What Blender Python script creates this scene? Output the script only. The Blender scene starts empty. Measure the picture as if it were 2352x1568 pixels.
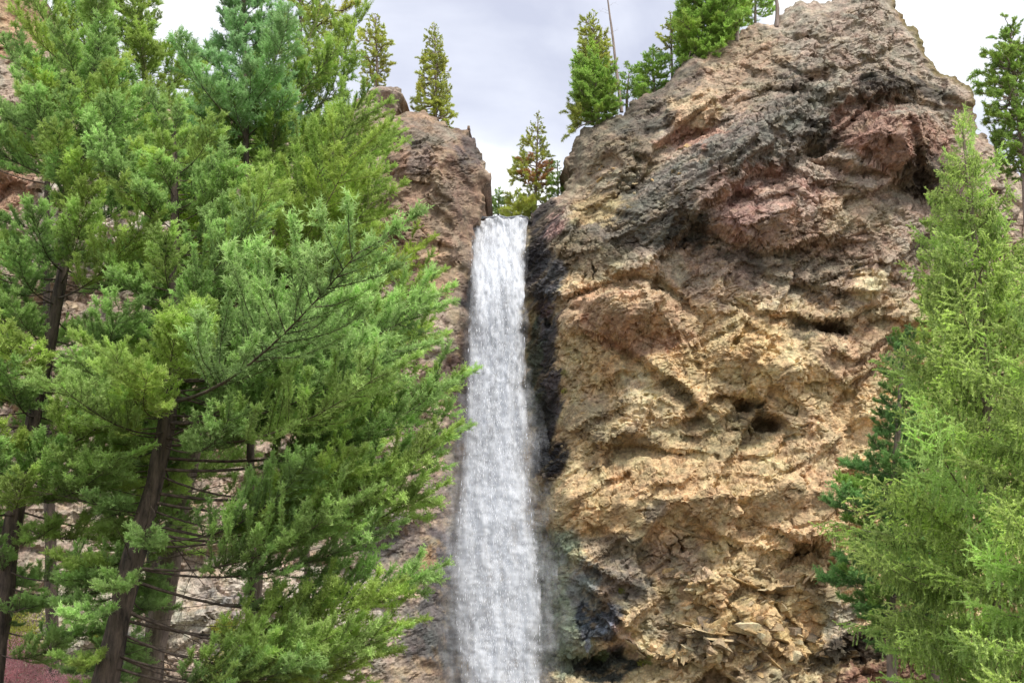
import bpy, bmesh, math, random
import numpy as np
from mathutils import Vector, Matrix, Quaternion

SC = bpy.context.scene
COL = SC.collection
R = math.radians

# ------------------------------------------------------------------ camera
PITCH = R(15.0)
CAMZ = 1.6
W0, H0 = 2352.0, 1568.0
HALF = R(20.0)
FPX = (W0 / 2) / math.tan(HALF)
cam = bpy.data.cameras.new('camera')
camo = bpy.data.objects.new('camera', cam)
COL.objects.link(camo)
camo.location = (0, 0, CAMZ)
camo.rotation_euler = (R(90) + PITCH, 0, 0)
cam.sensor_width = 36.0
cam.lens = 18.0 / math.tan(HALF)
cam.clip_start = 0.1
cam.clip_end = 3000
SC.camera = camo

# ------------------------------------------------------------------ light
SUN_EL, SUN_AZ = R(56), R(146)      # azimuth clockwise from +Y: behind the camera, to the right
world = bpy.data.worlds.new('World')
SC.world = world
world.use_nodes = True
wn, wl = world.node_tree.nodes, world.node_tree.links
wn.clear()
wo = wn.new('ShaderNodeOutputWorld')
bg = wn.new('ShaderNodeBackground')
bg.inputs['Strength'].default_value = 0.1
sky = wn.new('ShaderNodeTexSky')
sky.sky_type = 'NISHITA'
sky.sun_disc = False
sky.sun_elevation = SUN_EL
sky.sun_rotation = SUN_AZ
tc = wn.new('ShaderNodeTexCoord')
mp = wn.new('ShaderNodeMapping')
mp.inputs['Location'].default_value = (0.05, 0.0, 0.10)
mp.inputs['Scale'].default_value = (1.0, 1.0, 1.35)
wl.new(tc.outputs['Generated'], mp.inputs['Vector'])
n1 = wn.new('ShaderNodeTexNoise')
n1.inputs['Scale'].default_value = 3.1
n1.inputs['Detail'].default_value = 7
n1.inputs['Roughness'].default_value = 0.5
n1.inputs['Distortion'].default_value = 0.35
wl.new(mp.outputs['Vector'], n1.inputs['Vector'])
cr = wn.new('ShaderNodeValToRGB')
el = cr.color_ramp.elements
el[0].position, el[0].color = 0.36, (2.85, 2.95, 3.5, 1)
el[1].position, el[1].color = 0.55, (5.7, 5.7, 5.6, 1)
e = cr.color_ramp.elements.new(0.47); e.color = (4.0, 4.1, 4.5, 1)
wl.new(n1.outputs['Fac'], cr.inputs['Fac'])
mx = wn.new('ShaderNodeMixRGB')
mx.inputs['Fac'].default_value = 0.88
wl.new(sky.outputs['Color'], mx.inputs['Color1'])
wl.new(cr.outputs['Color'], mx.inputs['Color2'])
wl.new(mx.outputs['Color'], bg.inputs['Color'])
wl.new(bg.outputs['Background'], wo.inputs['Surface'])

sl = bpy.data.lights.new('sun', 'SUN')
sl.energy = 1.5
sl.angle = R(11)
sl.color = (1.0, 0.95, 0.87)
so = bpy.data.objects.new('sun', sl)
COL.objects.link(so)
sd = Vector((math.sin(SUN_AZ) * math.cos(SUN_EL), math.cos(SUN_AZ) * math.cos(SUN_EL), math.sin(SUN_EL)))
so.rotation_euler = sd.to_track_quat('Z', 'Y').to_euler()
so.location = (0, 0, 60)

SC.view_settings.view_transform = 'Standard'
SC.view_settings.look = 'None'
SC.view_settings.gamma = 1.0
SC.view_settings.use_curve_mapping = False
SC.view_settings.exposure = 1.32
SC.cycles.max_bounces = 6
SC.cycles.transparent_max_bounces = 16

# ------------------------------------------------------------------ helpers
CP, SP = math.cos(PITCH), math.sin(PITCH)


def P(u, v, Y):
    a = (u - W0 / 2) / FPX
    b = (H0 / 2 - v) / FPX
    dy = CP - b * SP
    dz = SP + b * CP
    s = Y / dy
    return Vector((a * s, Y, CAMZ + dz * s))


def proj(x, y, z):
    zz = z - CAMZ
    d = y * CP + zz * SP
    up = -y * SP + zz * CP
    return W0 / 2 + x / d * FPX, H0 / 2 - up / d * FPX


def tag(o, label=None, cat=None, group=None, kind=None):
    if label: o['label'] = label
    if cat: o['category'] = cat
    if group: o['group'] = group
    if kind: o['kind'] = kind
    return o


def empty(name, loc, parent=None):
    o = bpy.data.objects.new(name, None)
    COL.objects.link(o)
    o.location = loc
    o.empty_display_size = 0.2
    if parent: o.parent = parent
    return o


def add(name, me, parent=None, loc=(0, 0, 0)):
    o = bpy.data.objects.new(name, me)
    COL.objects.link(o)
    o.location = loc
    if parent: o.parent = parent
    return o


def hash2(ix, iy, seed):
    h = (ix.astype(np.int64) * 374761393 + iy.astype(np.int64) * 668265263 + seed * 2147483647 + 1013904223) & 0xffffffff
    h = ((h ^ (h >> 13)) * 1274126177) & 0xffffffff
    h = ((h ^ (h >> 16)) * 2246822519) & 0xffffffff
    return (h ^ (h >> 15)) & 0xffffffff


def rnd2(ix, iy, seed):
    return hash2(ix, iy, seed) / 4294967295.0


def noise(x, y, seed=0):
    ix, iy = np.floor(x), np.floor(y)
    fx, fy = x - ix, y - iy
    ux, uy = fx * fx * fx * (fx * (fx * 6 - 15) + 10), fy * fy * fy * (fy * (fy * 6 - 15) + 10)
    def g(ox, oy):
        a = rnd2(ix + ox, iy + oy, seed) * 2 * np.pi
        return np.cos(a) * (fx - ox) + np.sin(a) * (fy - oy)
    return 1.5 * ((g(0, 0) * (1 - ux) + g(1, 0) * ux) * (1 - uy) + (g(0, 1) * (1 - ux) + g(1, 1) * ux) * uy)


def fbm(x, y, oct=4, seed=0, gain=.5):
    s, a = 0, 1.0
    for k in range(oct):
        s = s + a * noise(x * 2 ** k + 17.3 * k, y * 2 ** k - 9.1 * k, seed + k)
        a *= gain
    return s


def worley(x, y, seed=0):
    """F1, F2, cell offset vector (p-c), two cell randoms"""
    ix, iy = np.floor(x), np.floor(y)
    f1 = np.full(x.shape, 9.0); f2 = np.full(x.shape, 9.0)
    dx1 = np.zeros(x.shape); dy1 = np.zeros(x.shape)
    r1 = np.zeros(x.shape); r2 = np.zeros(x.shape); r3 = np.zeros(x.shape)
    for oy in (-1, 0, 1):
        for ox in (-1, 0, 1):
            jx, jy = ix + ox, iy + oy
            cx = jx + .1 + .8 * rnd2(jx, jy, seed); cy = jy + .1 + .8 * rnd2(jx, jy, seed + 51)
            dx, dy = x - cx, y - cy
            d = np.sqrt(dx * dx + dy * dy)
            m = d < f1
            f2 = np.where(m, f1, np.minimum(f2, d))
            f1 = np.where(m, d, f1)
            dx1 = np.where(m, dx, dx1); dy1 = np.where(m, dy, dy1)
            r1 = np.where(m, rnd2(jx, jy, seed + 7), r1)
            r2 = np.where(m, rnd2(jx, jy, seed + 8), r2)
            r3 = np.where(m, rnd2(jx, jy, seed + 9), r3)
    return f1, f2, dx1, dy1, r1, r2, r3


def facets(x, z, lam, seed, ang=0.5, stretch=1.5, tilt=.5, off=.5):
    c, s = math.cos(ang), math.sin(ang)
    a = (x * c + z * s) / (lam * stretch); b = (-x * s + z * c) / lam
    f1, f2, dx, dy, r1, r2, r3 = worley(a, b, seed)
    h = off * (r1 - .5) + tilt * ((r2 - .5) * 2 * dx + (r3 - .65) * 2 * dy)
    return lam * h, f2 - f1


def seg_dist(px, py, pts):
    """distance to polyline, signed: + when above it in the picture (smaller v), taking the nearest segment"""
    best = np.full(px.shape, 1e9); sg = np.ones(px.shape)
    for (x0, y0), (x1, y1) in zip(pts[:-1], pts[1:]):
        dx, dy = x1 - x0, y1 - y0
        L = dx * dx + dy * dy + 1e-9
        t = np.clip(((px - x0) * dx + (py - y0) * dy) / L, 0, 1)
        qx, qy = px - (x0 + t * dx), py - (y0 + t * dy)
        d = np.sqrt(qx * qx + qy * qy)
        side = np.sign(dy * qx - dx * qy)
        if dx < 0: side = side
        m = d < best
        best = np.where(m, d, best); sg = np.where(m, side, sg)
    return best, sg


def poly_sdf(px, py, poly):
    best = np.full(px.shape, 1e18); inside = np.zeros(px.shape, bool)
    n = len(poly)
    for i in range(n):
        x0, y0 = poly[i]; x1, y1 = poly[(i + 1) % n]
        dx, dy = x1 - x0, y1 - y0
        t = np.clip(((px - x0) * dx + (py - y0) * dy) / (dx * dx + dy * dy + 1e-12), 0, 1)
        d = (px - x0 - t * dx) ** 2 + (py - y0 - t * dy) ** 2
        best = np.minimum(best, d)
        c = (y0 > py) != (y1 > py)
        with np.errstate(divide='ignore', invalid='ignore'):
            xi = x0 + (py - y0) * dx / (dy if dy != 0 else 1e-12)
        inside ^= c & (px < xi)
    return np.where(inside, 1, -1) * np.sqrt(best)


def ell(px, py, cx, cy, rx, ry, ang=0):
    c, s = math.cos(ang), math.sin(ang)
    dx, dy = px - cx, py - cy
    return ((dx * c + dy * s) / rx) ** 2 + ((-dx * s + dy * c) / ry) ** 2


def srgb(r, g, b):
    f = lambda c: (c / 255 / 12.92) if c / 255 <= .04045 else ((c / 255 + .055) / 1.055) ** 2.4
    return np.array([f(r), f(g), f(b)])


def sstep(a, b, x):
    t = np.clip((x - a) / (b - a), 0, 1)
    return t * t * (3 - 2 * t)


# ------------------------------------------------------------------ materials
def new_mat(name):
    m = bpy.data.materials.new(name)
    m.use_nodes = True
    m.node_tree.nodes.clear()
    return m, m.node_tree.nodes, m.node_tree.links


def mat_rock():
    m, n, l = new_mat('rock')
    out = n.new('ShaderNodeOutputMaterial'); b = n.new('ShaderNodeBsdfPrincipled')
    l.new(b.outputs[0], out.inputs[0])
    at = n.new('ShaderNodeAttribute'); at.attribute_name = 'tone'
    aw = n.new('ShaderNodeAttribute'); aw.attribute_name = 'wet'
    t = n.new('ShaderNodeTexCoord')
    def nz(scale, detail, rough=.6, dist=0):
        q = n.new('ShaderNodeTexNoise'); q.inputs['Scale'].default_value = scale
        q.inputs['Detail'].default_value = detail; q.inputs['Roughness'].default_value = rough
        q.inputs['Distortion'].default_value = dist
        l.new(t.outputs['Object'], q.inputs['Vector']); return q
    a = nz(5.5, 8, .7, .3)
    r = n.new('ShaderNodeValToRGB')
    r.color_ramp.elements[0].position = .3; r.color_ramp.elements[0].color = (.36, .34, .34, 1)
    r.color_ramp.elements[1].position = .68; r.color_ramp.elements[1].color = (1.45, 1.42, 1.35, 1)
    l.new(a.outputs['Fac'], r.inputs['Fac'])
    mu = n.new('ShaderNodeMixRGB'); mu.blend_type = 'MULTIPLY'; mu.inputs[0].default_value = .85
    l.new(at.outputs['Color'], mu.inputs[1]); l.new(r.outputs[0], mu.inputs[2])
    # hue wander
    h = nz(1.1, 5, .6, .4)
    r2 = n.new('ShaderNodeValToRGB')
    r2.color_ramp.elements[0].position = .35; r2.color_ramp.elements[0].color = (1.06, .97, .95, 1)
    r2.color_ramp.elements[1].position = .65; r2.color_ramp.elements[1].color = (.93, 1.03, 1.0, 1)
    l.new(h.outputs['Fac'], r2.inputs['Fac'])
    m2 = n.new('ShaderNodeMixRGB'); m2.blend_type = 'MULTIPLY'; m2.inputs[0].default_value = 1
    l.new(mu.outputs[0], m2.inputs[1]); l.new(r2.outputs[0], m2.inputs[2])
    l.new(m2.outputs[0], b.inputs['Base Color'])
    rr = n.new('ShaderNodeMapRange'); rr.inputs['To Min'].default_value = .92; rr.inputs['To Max'].default_value = .28
    l.new(aw.outputs['Fac'], rr.inputs['Value']); l.new(rr.outputs[0], b.inputs['Roughness'])
    b.inputs['Specular IOR Level'].default_value = .35
    bp = n.new('ShaderNodeBump'); bp.inputs['Strength'].default_value = .9; bp.inputs['Distance'].default_value = .06
    c = nz(9, 9, .75, .2)
    l.new(c.outputs['Fac'], bp.inputs['Height']); l.new(bp.outputs[0], b.inputs['Normal'])
    return m


def mat_needles(name, dark, light, yellow, transl=.45):
    m, n, l = new_mat(name)
    out = n.new('ShaderNodeOutputMaterial'); b = n.new('ShaderNodeBsdfPrincipled')
    tr = n.new('ShaderNodeBsdfTranslucent'); ms = n.new('ShaderNodeMixShader')
    ms.inputs[0].default_value = transl
    l.new(b.outputs[0], ms.inputs[1]); l.new(tr.outputs[0], ms.inputs[2]); l.new(ms.outputs[0], out.inputs[0])
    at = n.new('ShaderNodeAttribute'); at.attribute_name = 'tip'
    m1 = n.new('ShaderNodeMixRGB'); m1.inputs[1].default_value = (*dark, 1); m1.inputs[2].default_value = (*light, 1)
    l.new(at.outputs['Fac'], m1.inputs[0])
    oi = n.new('ShaderNodeObjectInfo')
    r = n.new('ShaderNodeMapRange'); r.inputs['From Min'].default_value = .45; r.inputs['From Max'].default_value = 1
    r.inputs['To Max'].default_value = .7
    l.new(oi.outputs['Random'], r.inputs['Value'])
    m2 = n.new('ShaderNodeMixRGB'); m2.inputs[2].default_value = (*yellow, 1)
    l.new(m1.outputs[0], m2.inputs[1]); l.new(r.outputs[0], m2.inputs[0])
    g = n.new('ShaderNodeNewGeometry'); q = n.new('ShaderNodeTexNoise')
    q.inputs['Scale'].default_value = 1.3; q.inputs['Detail'].default_value = 3
    l.new(g.outputs['Position'], q.inputs['Vector'])
    r3 = n.new('ShaderNodeMapRange'); r3.inputs['From Min'].default_value = .3; r3.inputs['From Max'].default_value = .7
    r3.inputs['To Min'].default_value = .7; r3.inputs['To Max'].default_value = 1.35
    l.new(q.outputs['Fac'], r3.inputs['Value'])
    m3 = n.new('ShaderNodeVectorMath'); m3.operation = 'SCALE'
    l.new(m2.outputs[0], m3.inputs[0]); l.new(r3.outputs[0], m3.inputs['Scale'])
    l.new(m3.outputs[0], b.inputs['Base Color']); l.new(m3.outputs[0], tr.inputs['Color'])
    b.inputs['Roughness'].default_value = .55
    b.inputs['Specular IOR Level'].default_value = .35
    return m


def mat_bark(name, c0, c1, scale=9):
    m, n, l = new_mat(name)
    out = n.new('ShaderNodeOutputMaterial'); b = n.new('ShaderNodeBsdfPrincipled')
    l.new(b.outputs[0], out.inputs[0])
    t = n.new('ShaderNodeTexCoord'); mpp = n.new('ShaderNodeMapping'); mpp.inputs['Scale'].default_value = (1, 1, .22)
    l.new(t.outputs['Object'], mpp.inputs[0])
    q = n.new('ShaderNodeTexNoise'); q.inputs['Scale'].default_value = scale; q.inputs['Detail'].default_value = 7
    q.inputs['Roughness'].default_value = .7
    l.new(mpp.outputs[0], q.inputs['Vector'])
    r = n.new('ShaderNodeValToRGB')
    r.color_ramp.elements[0].position = .35; r.color_ramp.elements[0].color = (*c0, 1)
    r.color_ramp.elements[1].position = .65; r.color_ramp.elements[1].color = (*c1, 1)
    l.new(q.outputs['Fac'], r.inputs[0]); l.new(r.outputs[0], b.inputs['Base Color'])
    b.inputs['Roughness'].default_value = .9
    bp = n.new('ShaderNodeBump'); bp.inputs['Distance'].default_value = .03; bp.inputs['Strength'].default_value = 1
    l.new(q.outputs['Fac'], bp.inputs['Height']); l.new(bp.outputs[0], b.inputs['Normal'])
    return m


def mat_water():
    m, n, l = new_mat('falling_water')
    out = n.new('ShaderNodeOutputMaterial'); b = n.new('ShaderNodeBsdfPrincipled')
    tp = n.new('ShaderNodeBsdfTransparent'); tr = n.new('ShaderNodeBsdfTranslucent')
    tr.inputs[0].default_value = (.88, .93, 1, 1)
    b.inputs['Base Color'].default_value = (.92, .95, 1.0, 1); b.inputs['Roughness'].default_value = .6
    m1 = n.new('ShaderNodeMixShader'); m1.inputs[0].default_value = .2
    l.new(b.outputs[0], m1.inputs[1]); l.new(tr.outputs[0], m1.inputs[2])
    ms = n.new('ShaderNodeMixShader'); l.new(tp.outputs[0], ms.inputs[1]); l.new(m1.outputs[0], ms.inputs[2])
    l.new(ms.outputs[0], out.inputs[0])
    t = n.new('ShaderNodeTexCoord')
    oi = n.new('ShaderNodeObjectInfo')
    def nz(sx, sz, detail, rough, off):
        mpp = n.new('ShaderNodeMapping'); mpp.inputs['Scale'].default_value = (sx, .6, sz)
        mpp.inputs['Location'].default_value = (off, off, off)
        l.new(t.outputs['Object'], mpp.inputs[0])
        q = n.new('ShaderNodeTexNoise'); q.inputs['Scale'].default_value = 1; q.inputs['Detail'].default_value = detail
        q.inputs['Roughness'].default_value = rough
        q.noise_dimensions = '4D'
        mm = n.new('ShaderNodeMath'); mm.operation = 'MULTIPLY'; mm.inputs[1].default_value = 40
        l.new(oi.outputs['Random'], mm.inputs[0]); l.new(mm.outputs[0], q.inputs['W'])
        l.new(mpp.outputs[0], q.inputs['Vector']); return q
    big = nz(2.4, .30, 4, .6, 0)
    fine = nz(8, 1.7, 6, .72, 5)
    ad = n.new('ShaderNodeMath'); ad.operation = 'ADD'
    s1 = n.new('ShaderNodeMath'); s1.operation = 'MULTIPLY'; s1.inputs[1].default_value = .55
    s2 = n.new('ShaderNodeMath'); s2.operation = 'MULTIPLY'; s2.inputs[1].default_value = .45
    l.new(big.outputs['Fac'], s1.inputs[0]); l.new(fine.outputs['Fac'], s2.inputs[0])
    l.new(s1.outputs[0], ad.inputs[0]); l.new(s2.outputs[0], ad.inputs[1])
    rg = n.new('ShaderNodeMapRange'); rg.inputs['From Min'].default_value = .36; rg.inputs['From Max'].default_value = .57
    l.new(ad.outputs[0], rg.inputs['Value'])
    at = n.new('ShaderNodeAttribute'); at.attribute_name = 'foam'
    mm = n.new('ShaderNodeMath'); mm.operation = 'MULTIPLY'; mm.use_clamp = True
    l.new(rg.outputs[0], mm.inputs[0]); l.new(at.outputs['Fac'], mm.inputs[1])
    l.new(mm.outputs[0], ms.inputs[0])
    return m


def mat_plain(name, c, rough=.8, var=.3, scale=6):
    m, n, l = new_mat(name)
    out = n.new('ShaderNodeOutputMaterial'); b = n.new('ShaderNodeBsdfPrincipled')
    l.new(b.outputs[0], out.inputs[0])
    t = n.new('ShaderNodeTexCoord'); q = n.new('ShaderNodeTexNoise'); q.inputs['Scale'].default_value = scale
    q.inputs['Detail'].default_value = 6
    l.new(t.outputs['Object'], q.inputs['Vector'])
    r = n.new('ShaderNodeValToRGB')
    r.color_ramp.elements[0].position = .3; r.color_ramp.elements[0].color = (*[v * (1 - var) for v in c], 1)
    r.color_ramp.elements[1].position = .7; r.color_ramp.elements[1].color = (*[v * (1 + var) for v in c], 1)
    l.new(q.outputs['Fac'], r.inputs[0]); l.new(r.outputs[0], b.inputs['Base Color'])
    b.inputs['Roughness'].default_value = rough
    return m


M_ROCK = mat_rock()
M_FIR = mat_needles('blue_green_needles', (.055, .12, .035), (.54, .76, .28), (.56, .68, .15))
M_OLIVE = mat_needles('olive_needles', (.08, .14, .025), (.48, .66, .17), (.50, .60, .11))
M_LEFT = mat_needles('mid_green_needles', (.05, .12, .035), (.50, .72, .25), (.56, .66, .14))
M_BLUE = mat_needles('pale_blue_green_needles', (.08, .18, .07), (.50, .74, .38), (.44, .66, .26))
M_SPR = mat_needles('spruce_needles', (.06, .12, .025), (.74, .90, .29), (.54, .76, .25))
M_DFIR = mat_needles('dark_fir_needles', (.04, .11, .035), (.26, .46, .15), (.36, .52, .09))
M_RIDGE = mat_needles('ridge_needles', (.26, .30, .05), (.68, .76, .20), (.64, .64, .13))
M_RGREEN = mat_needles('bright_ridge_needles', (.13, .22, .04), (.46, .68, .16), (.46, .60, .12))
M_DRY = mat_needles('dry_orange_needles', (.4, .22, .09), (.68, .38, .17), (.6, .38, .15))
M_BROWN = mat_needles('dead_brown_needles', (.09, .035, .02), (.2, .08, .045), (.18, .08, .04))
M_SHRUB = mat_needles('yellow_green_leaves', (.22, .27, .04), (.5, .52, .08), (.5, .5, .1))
M_RED = mat_needles('red_twigs', (.6, .28, .30), (.85, .52, .54), (.8, .5, .5))
M_BARK = mat_bark('dark_bark', (.026, .02, .016), (.17, .125, .095))
M_GBARK = mat_bark('grey_brown_bark', (.12, .09, .07), (.36, .28, .22))
M_PBARK = mat_bark('pale_bark', (.16, .12, .10), (.36, .29, .25))
M_WATER = mat_water()
M_DROP = mat_plain('water_drops', (.88, .9, .94), .3, .05)
M_GROUND = mat_plain('forest_floor', (.09, .07, .045), .95, .5, 2)


# ------------------------------------------------------------------ cliffs
LEDGES = [
    ([(1215, 690), (1290, 690), (1350, 672), (1440, 640)], .7, 40, .5, 40),
    ([(1440, 640), (1509, 633), (1545, 655), (1580, 688)], .5, 30, .3, 30),
    ([(1540, 570), (1575, 540), (1610, 500), (1660, 470), (1720, 425), (1790, 395), (1850, 345)], 1.3, 90, .5, 50),
    ([(1850, 345), (1875, 352), (1900, 340), (1930, 310), (1960, 275), (2000, 240), (2060, 222)], .9, 60, .4, 40),
    ([(1897, 377), (1981, 397), (2064, 410), (2110, 430)], .9, 60, .7, 35),
    ([(1610, 535), (1680, 560), (1740, 602), (1790, 592), (1860, 565), (1900, 560)], .8, 60, .7, 60),
    ([(1269, 743), (1300, 775), (1330, 805)], .5, 40, .5, 30),
    ([(1343, 776), (1416, 790), (1463, 830), (1509, 860), (1563, 893), (1600, 940)], .8, 50, .6, 35),
    ([(1560, 965), (1600, 955), (1630, 925), (1665, 905), (1700, 905), (1735, 935), (1790, 965)], .7, 45, .6, 30),
    ([(1764, 728), (1820, 730), (1887, 750), (1924, 752), (1957, 730), (2010, 700)], .8, 45, .7, 30),
    ([(1907, 823), (1964, 836), (2004, 796), (2070, 753)], .45, 30, .4, 25),
    ([(1390, 1022), (1456, 1016), (1530, 1032), (1600, 1042)], .5, 35, .5, 30),
    ([(1817, 1268), (1847, 1245), (1890, 1262), (1937, 1300)], 1.0, 50, 1.2, 45),
    ([(1740, 1352), (1764, 1358), (1817, 1358), (1850, 1340)], .6, 35, .6, 30),
    ([(1593, 1195), (1649, 1232), (1764, 1272), (1810, 1270)], .5, 40, .4, 40),
    ([(1403, 1440), (1450, 1480), (1493, 1512), (1560, 1515), (1640, 1525), (1700, 1568)], .7, 30, .8, 60),
    ([(1340, 1350), (1380, 1375), (1436, 1442), (1470, 1415), (1516, 1372)], .6, 40, .4, 30),
    ([(1212, 1120), (1235, 1170), (1262, 1220), (1290, 1265), (1340, 1300), (1400, 1330)], .8, 60, .5, 60),
    ([(1977, 153), (2010, 153), (2030, 180)], .35, 30, .3, 20),
    ([(1834, 83), (1867, 93)], .35, 20, .4, 15),
    ([(2020, 235), (2060, 225), (2110, 232), (2160, 245), (2215, 245)], .7, 50, .3, 30),
    ([(2084, 360), (2111, 403), (2164, 460), (2200, 480)], .7, 40, .9, 50),
    ([(1466, 358), (1496, 365)], .3, 25, .5, 15),
    ([(1553, 322), (1589, 312), (1630, 298), (1669, 290)], .35, 25, .5, 18),
    ([(1389, 407), (1436, 412)], .3, 25, .4, 20),
    ([(1764, 640), (1800, 655), (1860, 650), (1900, 640)], .3, 30, .35, 20),
    ([(1960, 630), (2020, 620), (2060, 635)], .3, 20, .5, 20),
    ([(1820, 900), (1880, 880), (1960, 890)], .2, 25, .25, 18),
    ([(1650, 770), (1700, 745), (1740, 770)], .3, 25, .45, 15),
    ([(1600, 1110), (1680, 1090), (1740, 1110)], .2, 25, .2, 18),
    ([(1700, 430), (1745, 400), (1790, 400)], .3, 25, .2, 15),
    ([(1240, 585), (1300, 600), (1380, 575), (1440, 545)], .4, 40, .3, 30),
    ([(1330, 480), (1380, 470), (1430, 500)], .3, 30, .4, 20),
    ([(1700, 240), (1760, 210), (1840, 225), (1900, 260)], .5, 50, .3, 30),
    ([(1780, 150), (1840, 190), (1900, 180)], .4, 40, .25, 25),
    # left spire
    ([(930, 410), (990, 420), (1030, 460)], .3, 30, .3, 20),
    ([(1000, 560), (1040, 575), (1075, 560)], .5, 30, .5, 30),
    ([(940, 800), (1000, 810), (1070, 800)], .5, 40, .4, 40),
    ([(950, 1330), (1000, 1320), (1060, 1340)], .6, 40, .4, 40),
    ([(0, 300), (300, 330), (600, 300)], .6, 60, .4, 40),
    ([(0, 1250), (300, 1280), (600, 1250), (800, 1300)], .4, 60, .4, 40),
    ([(420, 1480), (600, 1400), (760, 1440)], .4, 60, .4, 40),
]
BULGES = [  # u, v, ru, rv, angle, metres
    (1440, 745, 175, 85, .12, 1.1), (1640, 400, 260, 90, -.55, 1.3), (1740, 490, 120, 85, .2, .9),
    (2030, 320, 130, 85, .2, .9), (1600, 262, 55, 42, 0, .6), (1330, 560, 110, 60, -.1, .6), (1750, 1150, 250, 110, .2, .6),
    (1650, 1450, 130, 60, .3, .7), (1880, 1150, 80, 90, 0, .5), (1480, 930, 120, 80, .5, .4), (1720, 300, 160, 60, -.5, .7),
    (1870, 1420, 80, 80, 0, -.9), (1280, 900, 40, 200, 0, -.9), (1270, 1420, 80, 170, 0, -.6), (1390, 1530, 80, 36, 0, -1.2),
    (1900, 480, 90, 90, 0, .5), (1040, 400, 60, 100, 0, .9), (1000, 1200, 80, 200, 0, -.5),
    (1920, 100, 80, 130, .5, .7), (2070, 120, 60, 100, .6, .4), (2120, 400, 60, 50, .4, -.6),
]
CAVES = [(1720, 925, 34, 10, .05, 1.6), (1765, 972, 28, 15, .3, 1.6), (1912, 757, 34, 9, 0, 1.5), (1878, 352, 16, 10, 0, 1.4),
         (1262, 738, 12, 10, 0, 1.0), (1478, 362, 18, 4, .1, .6), (1590, 314, 30, 6, -.1, .5), (2020, 612, 30, 9, .2, .7),
         (1705, 712, 24, 9, .3, .6), (1860, 1262, 34, 13, .1, 1.0), (1790, 1366, 26, 8, 0, .8), (1916, 1335, 14, 12, .6, .8),
         (1510, 1100, 10, 5, 0, .3), (1400, 1190, 5, 4, 0, .3), (1496, 1170, 16, 10, .3, .3), (1340, 1530, 50, 22, .1, 1.2),
         (1440, 1500, 25, 10, .2, .8), (2170, 470, 26, 12, .5, .9), (1060, 625, 16, 14, 0, .6), (1490, 790, 8, 5, 0, .3),
         (1600, 838, 14, 7, .4, .4), (1648, 912, 8, 14, .3, .4), (1834, 90, 14, 5, .1, .5), (2035, 60, 5, 20, .2, .4)]
TAN = srgb(212, 180, 130); OCH = srgb(216, 172, 106); PINK = srgb(184, 146, 132); GREY = srgb(126, 119, 110)
PEAK = srgb(166, 146, 132); RED = srgb(140, 96, 88); WETC = srgb(62, 64, 78); MOSS = srgb(116, 124, 96)
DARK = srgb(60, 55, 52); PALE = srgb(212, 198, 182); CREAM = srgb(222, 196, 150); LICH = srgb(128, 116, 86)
TEAL = srgb(26, 44, 46)
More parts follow.
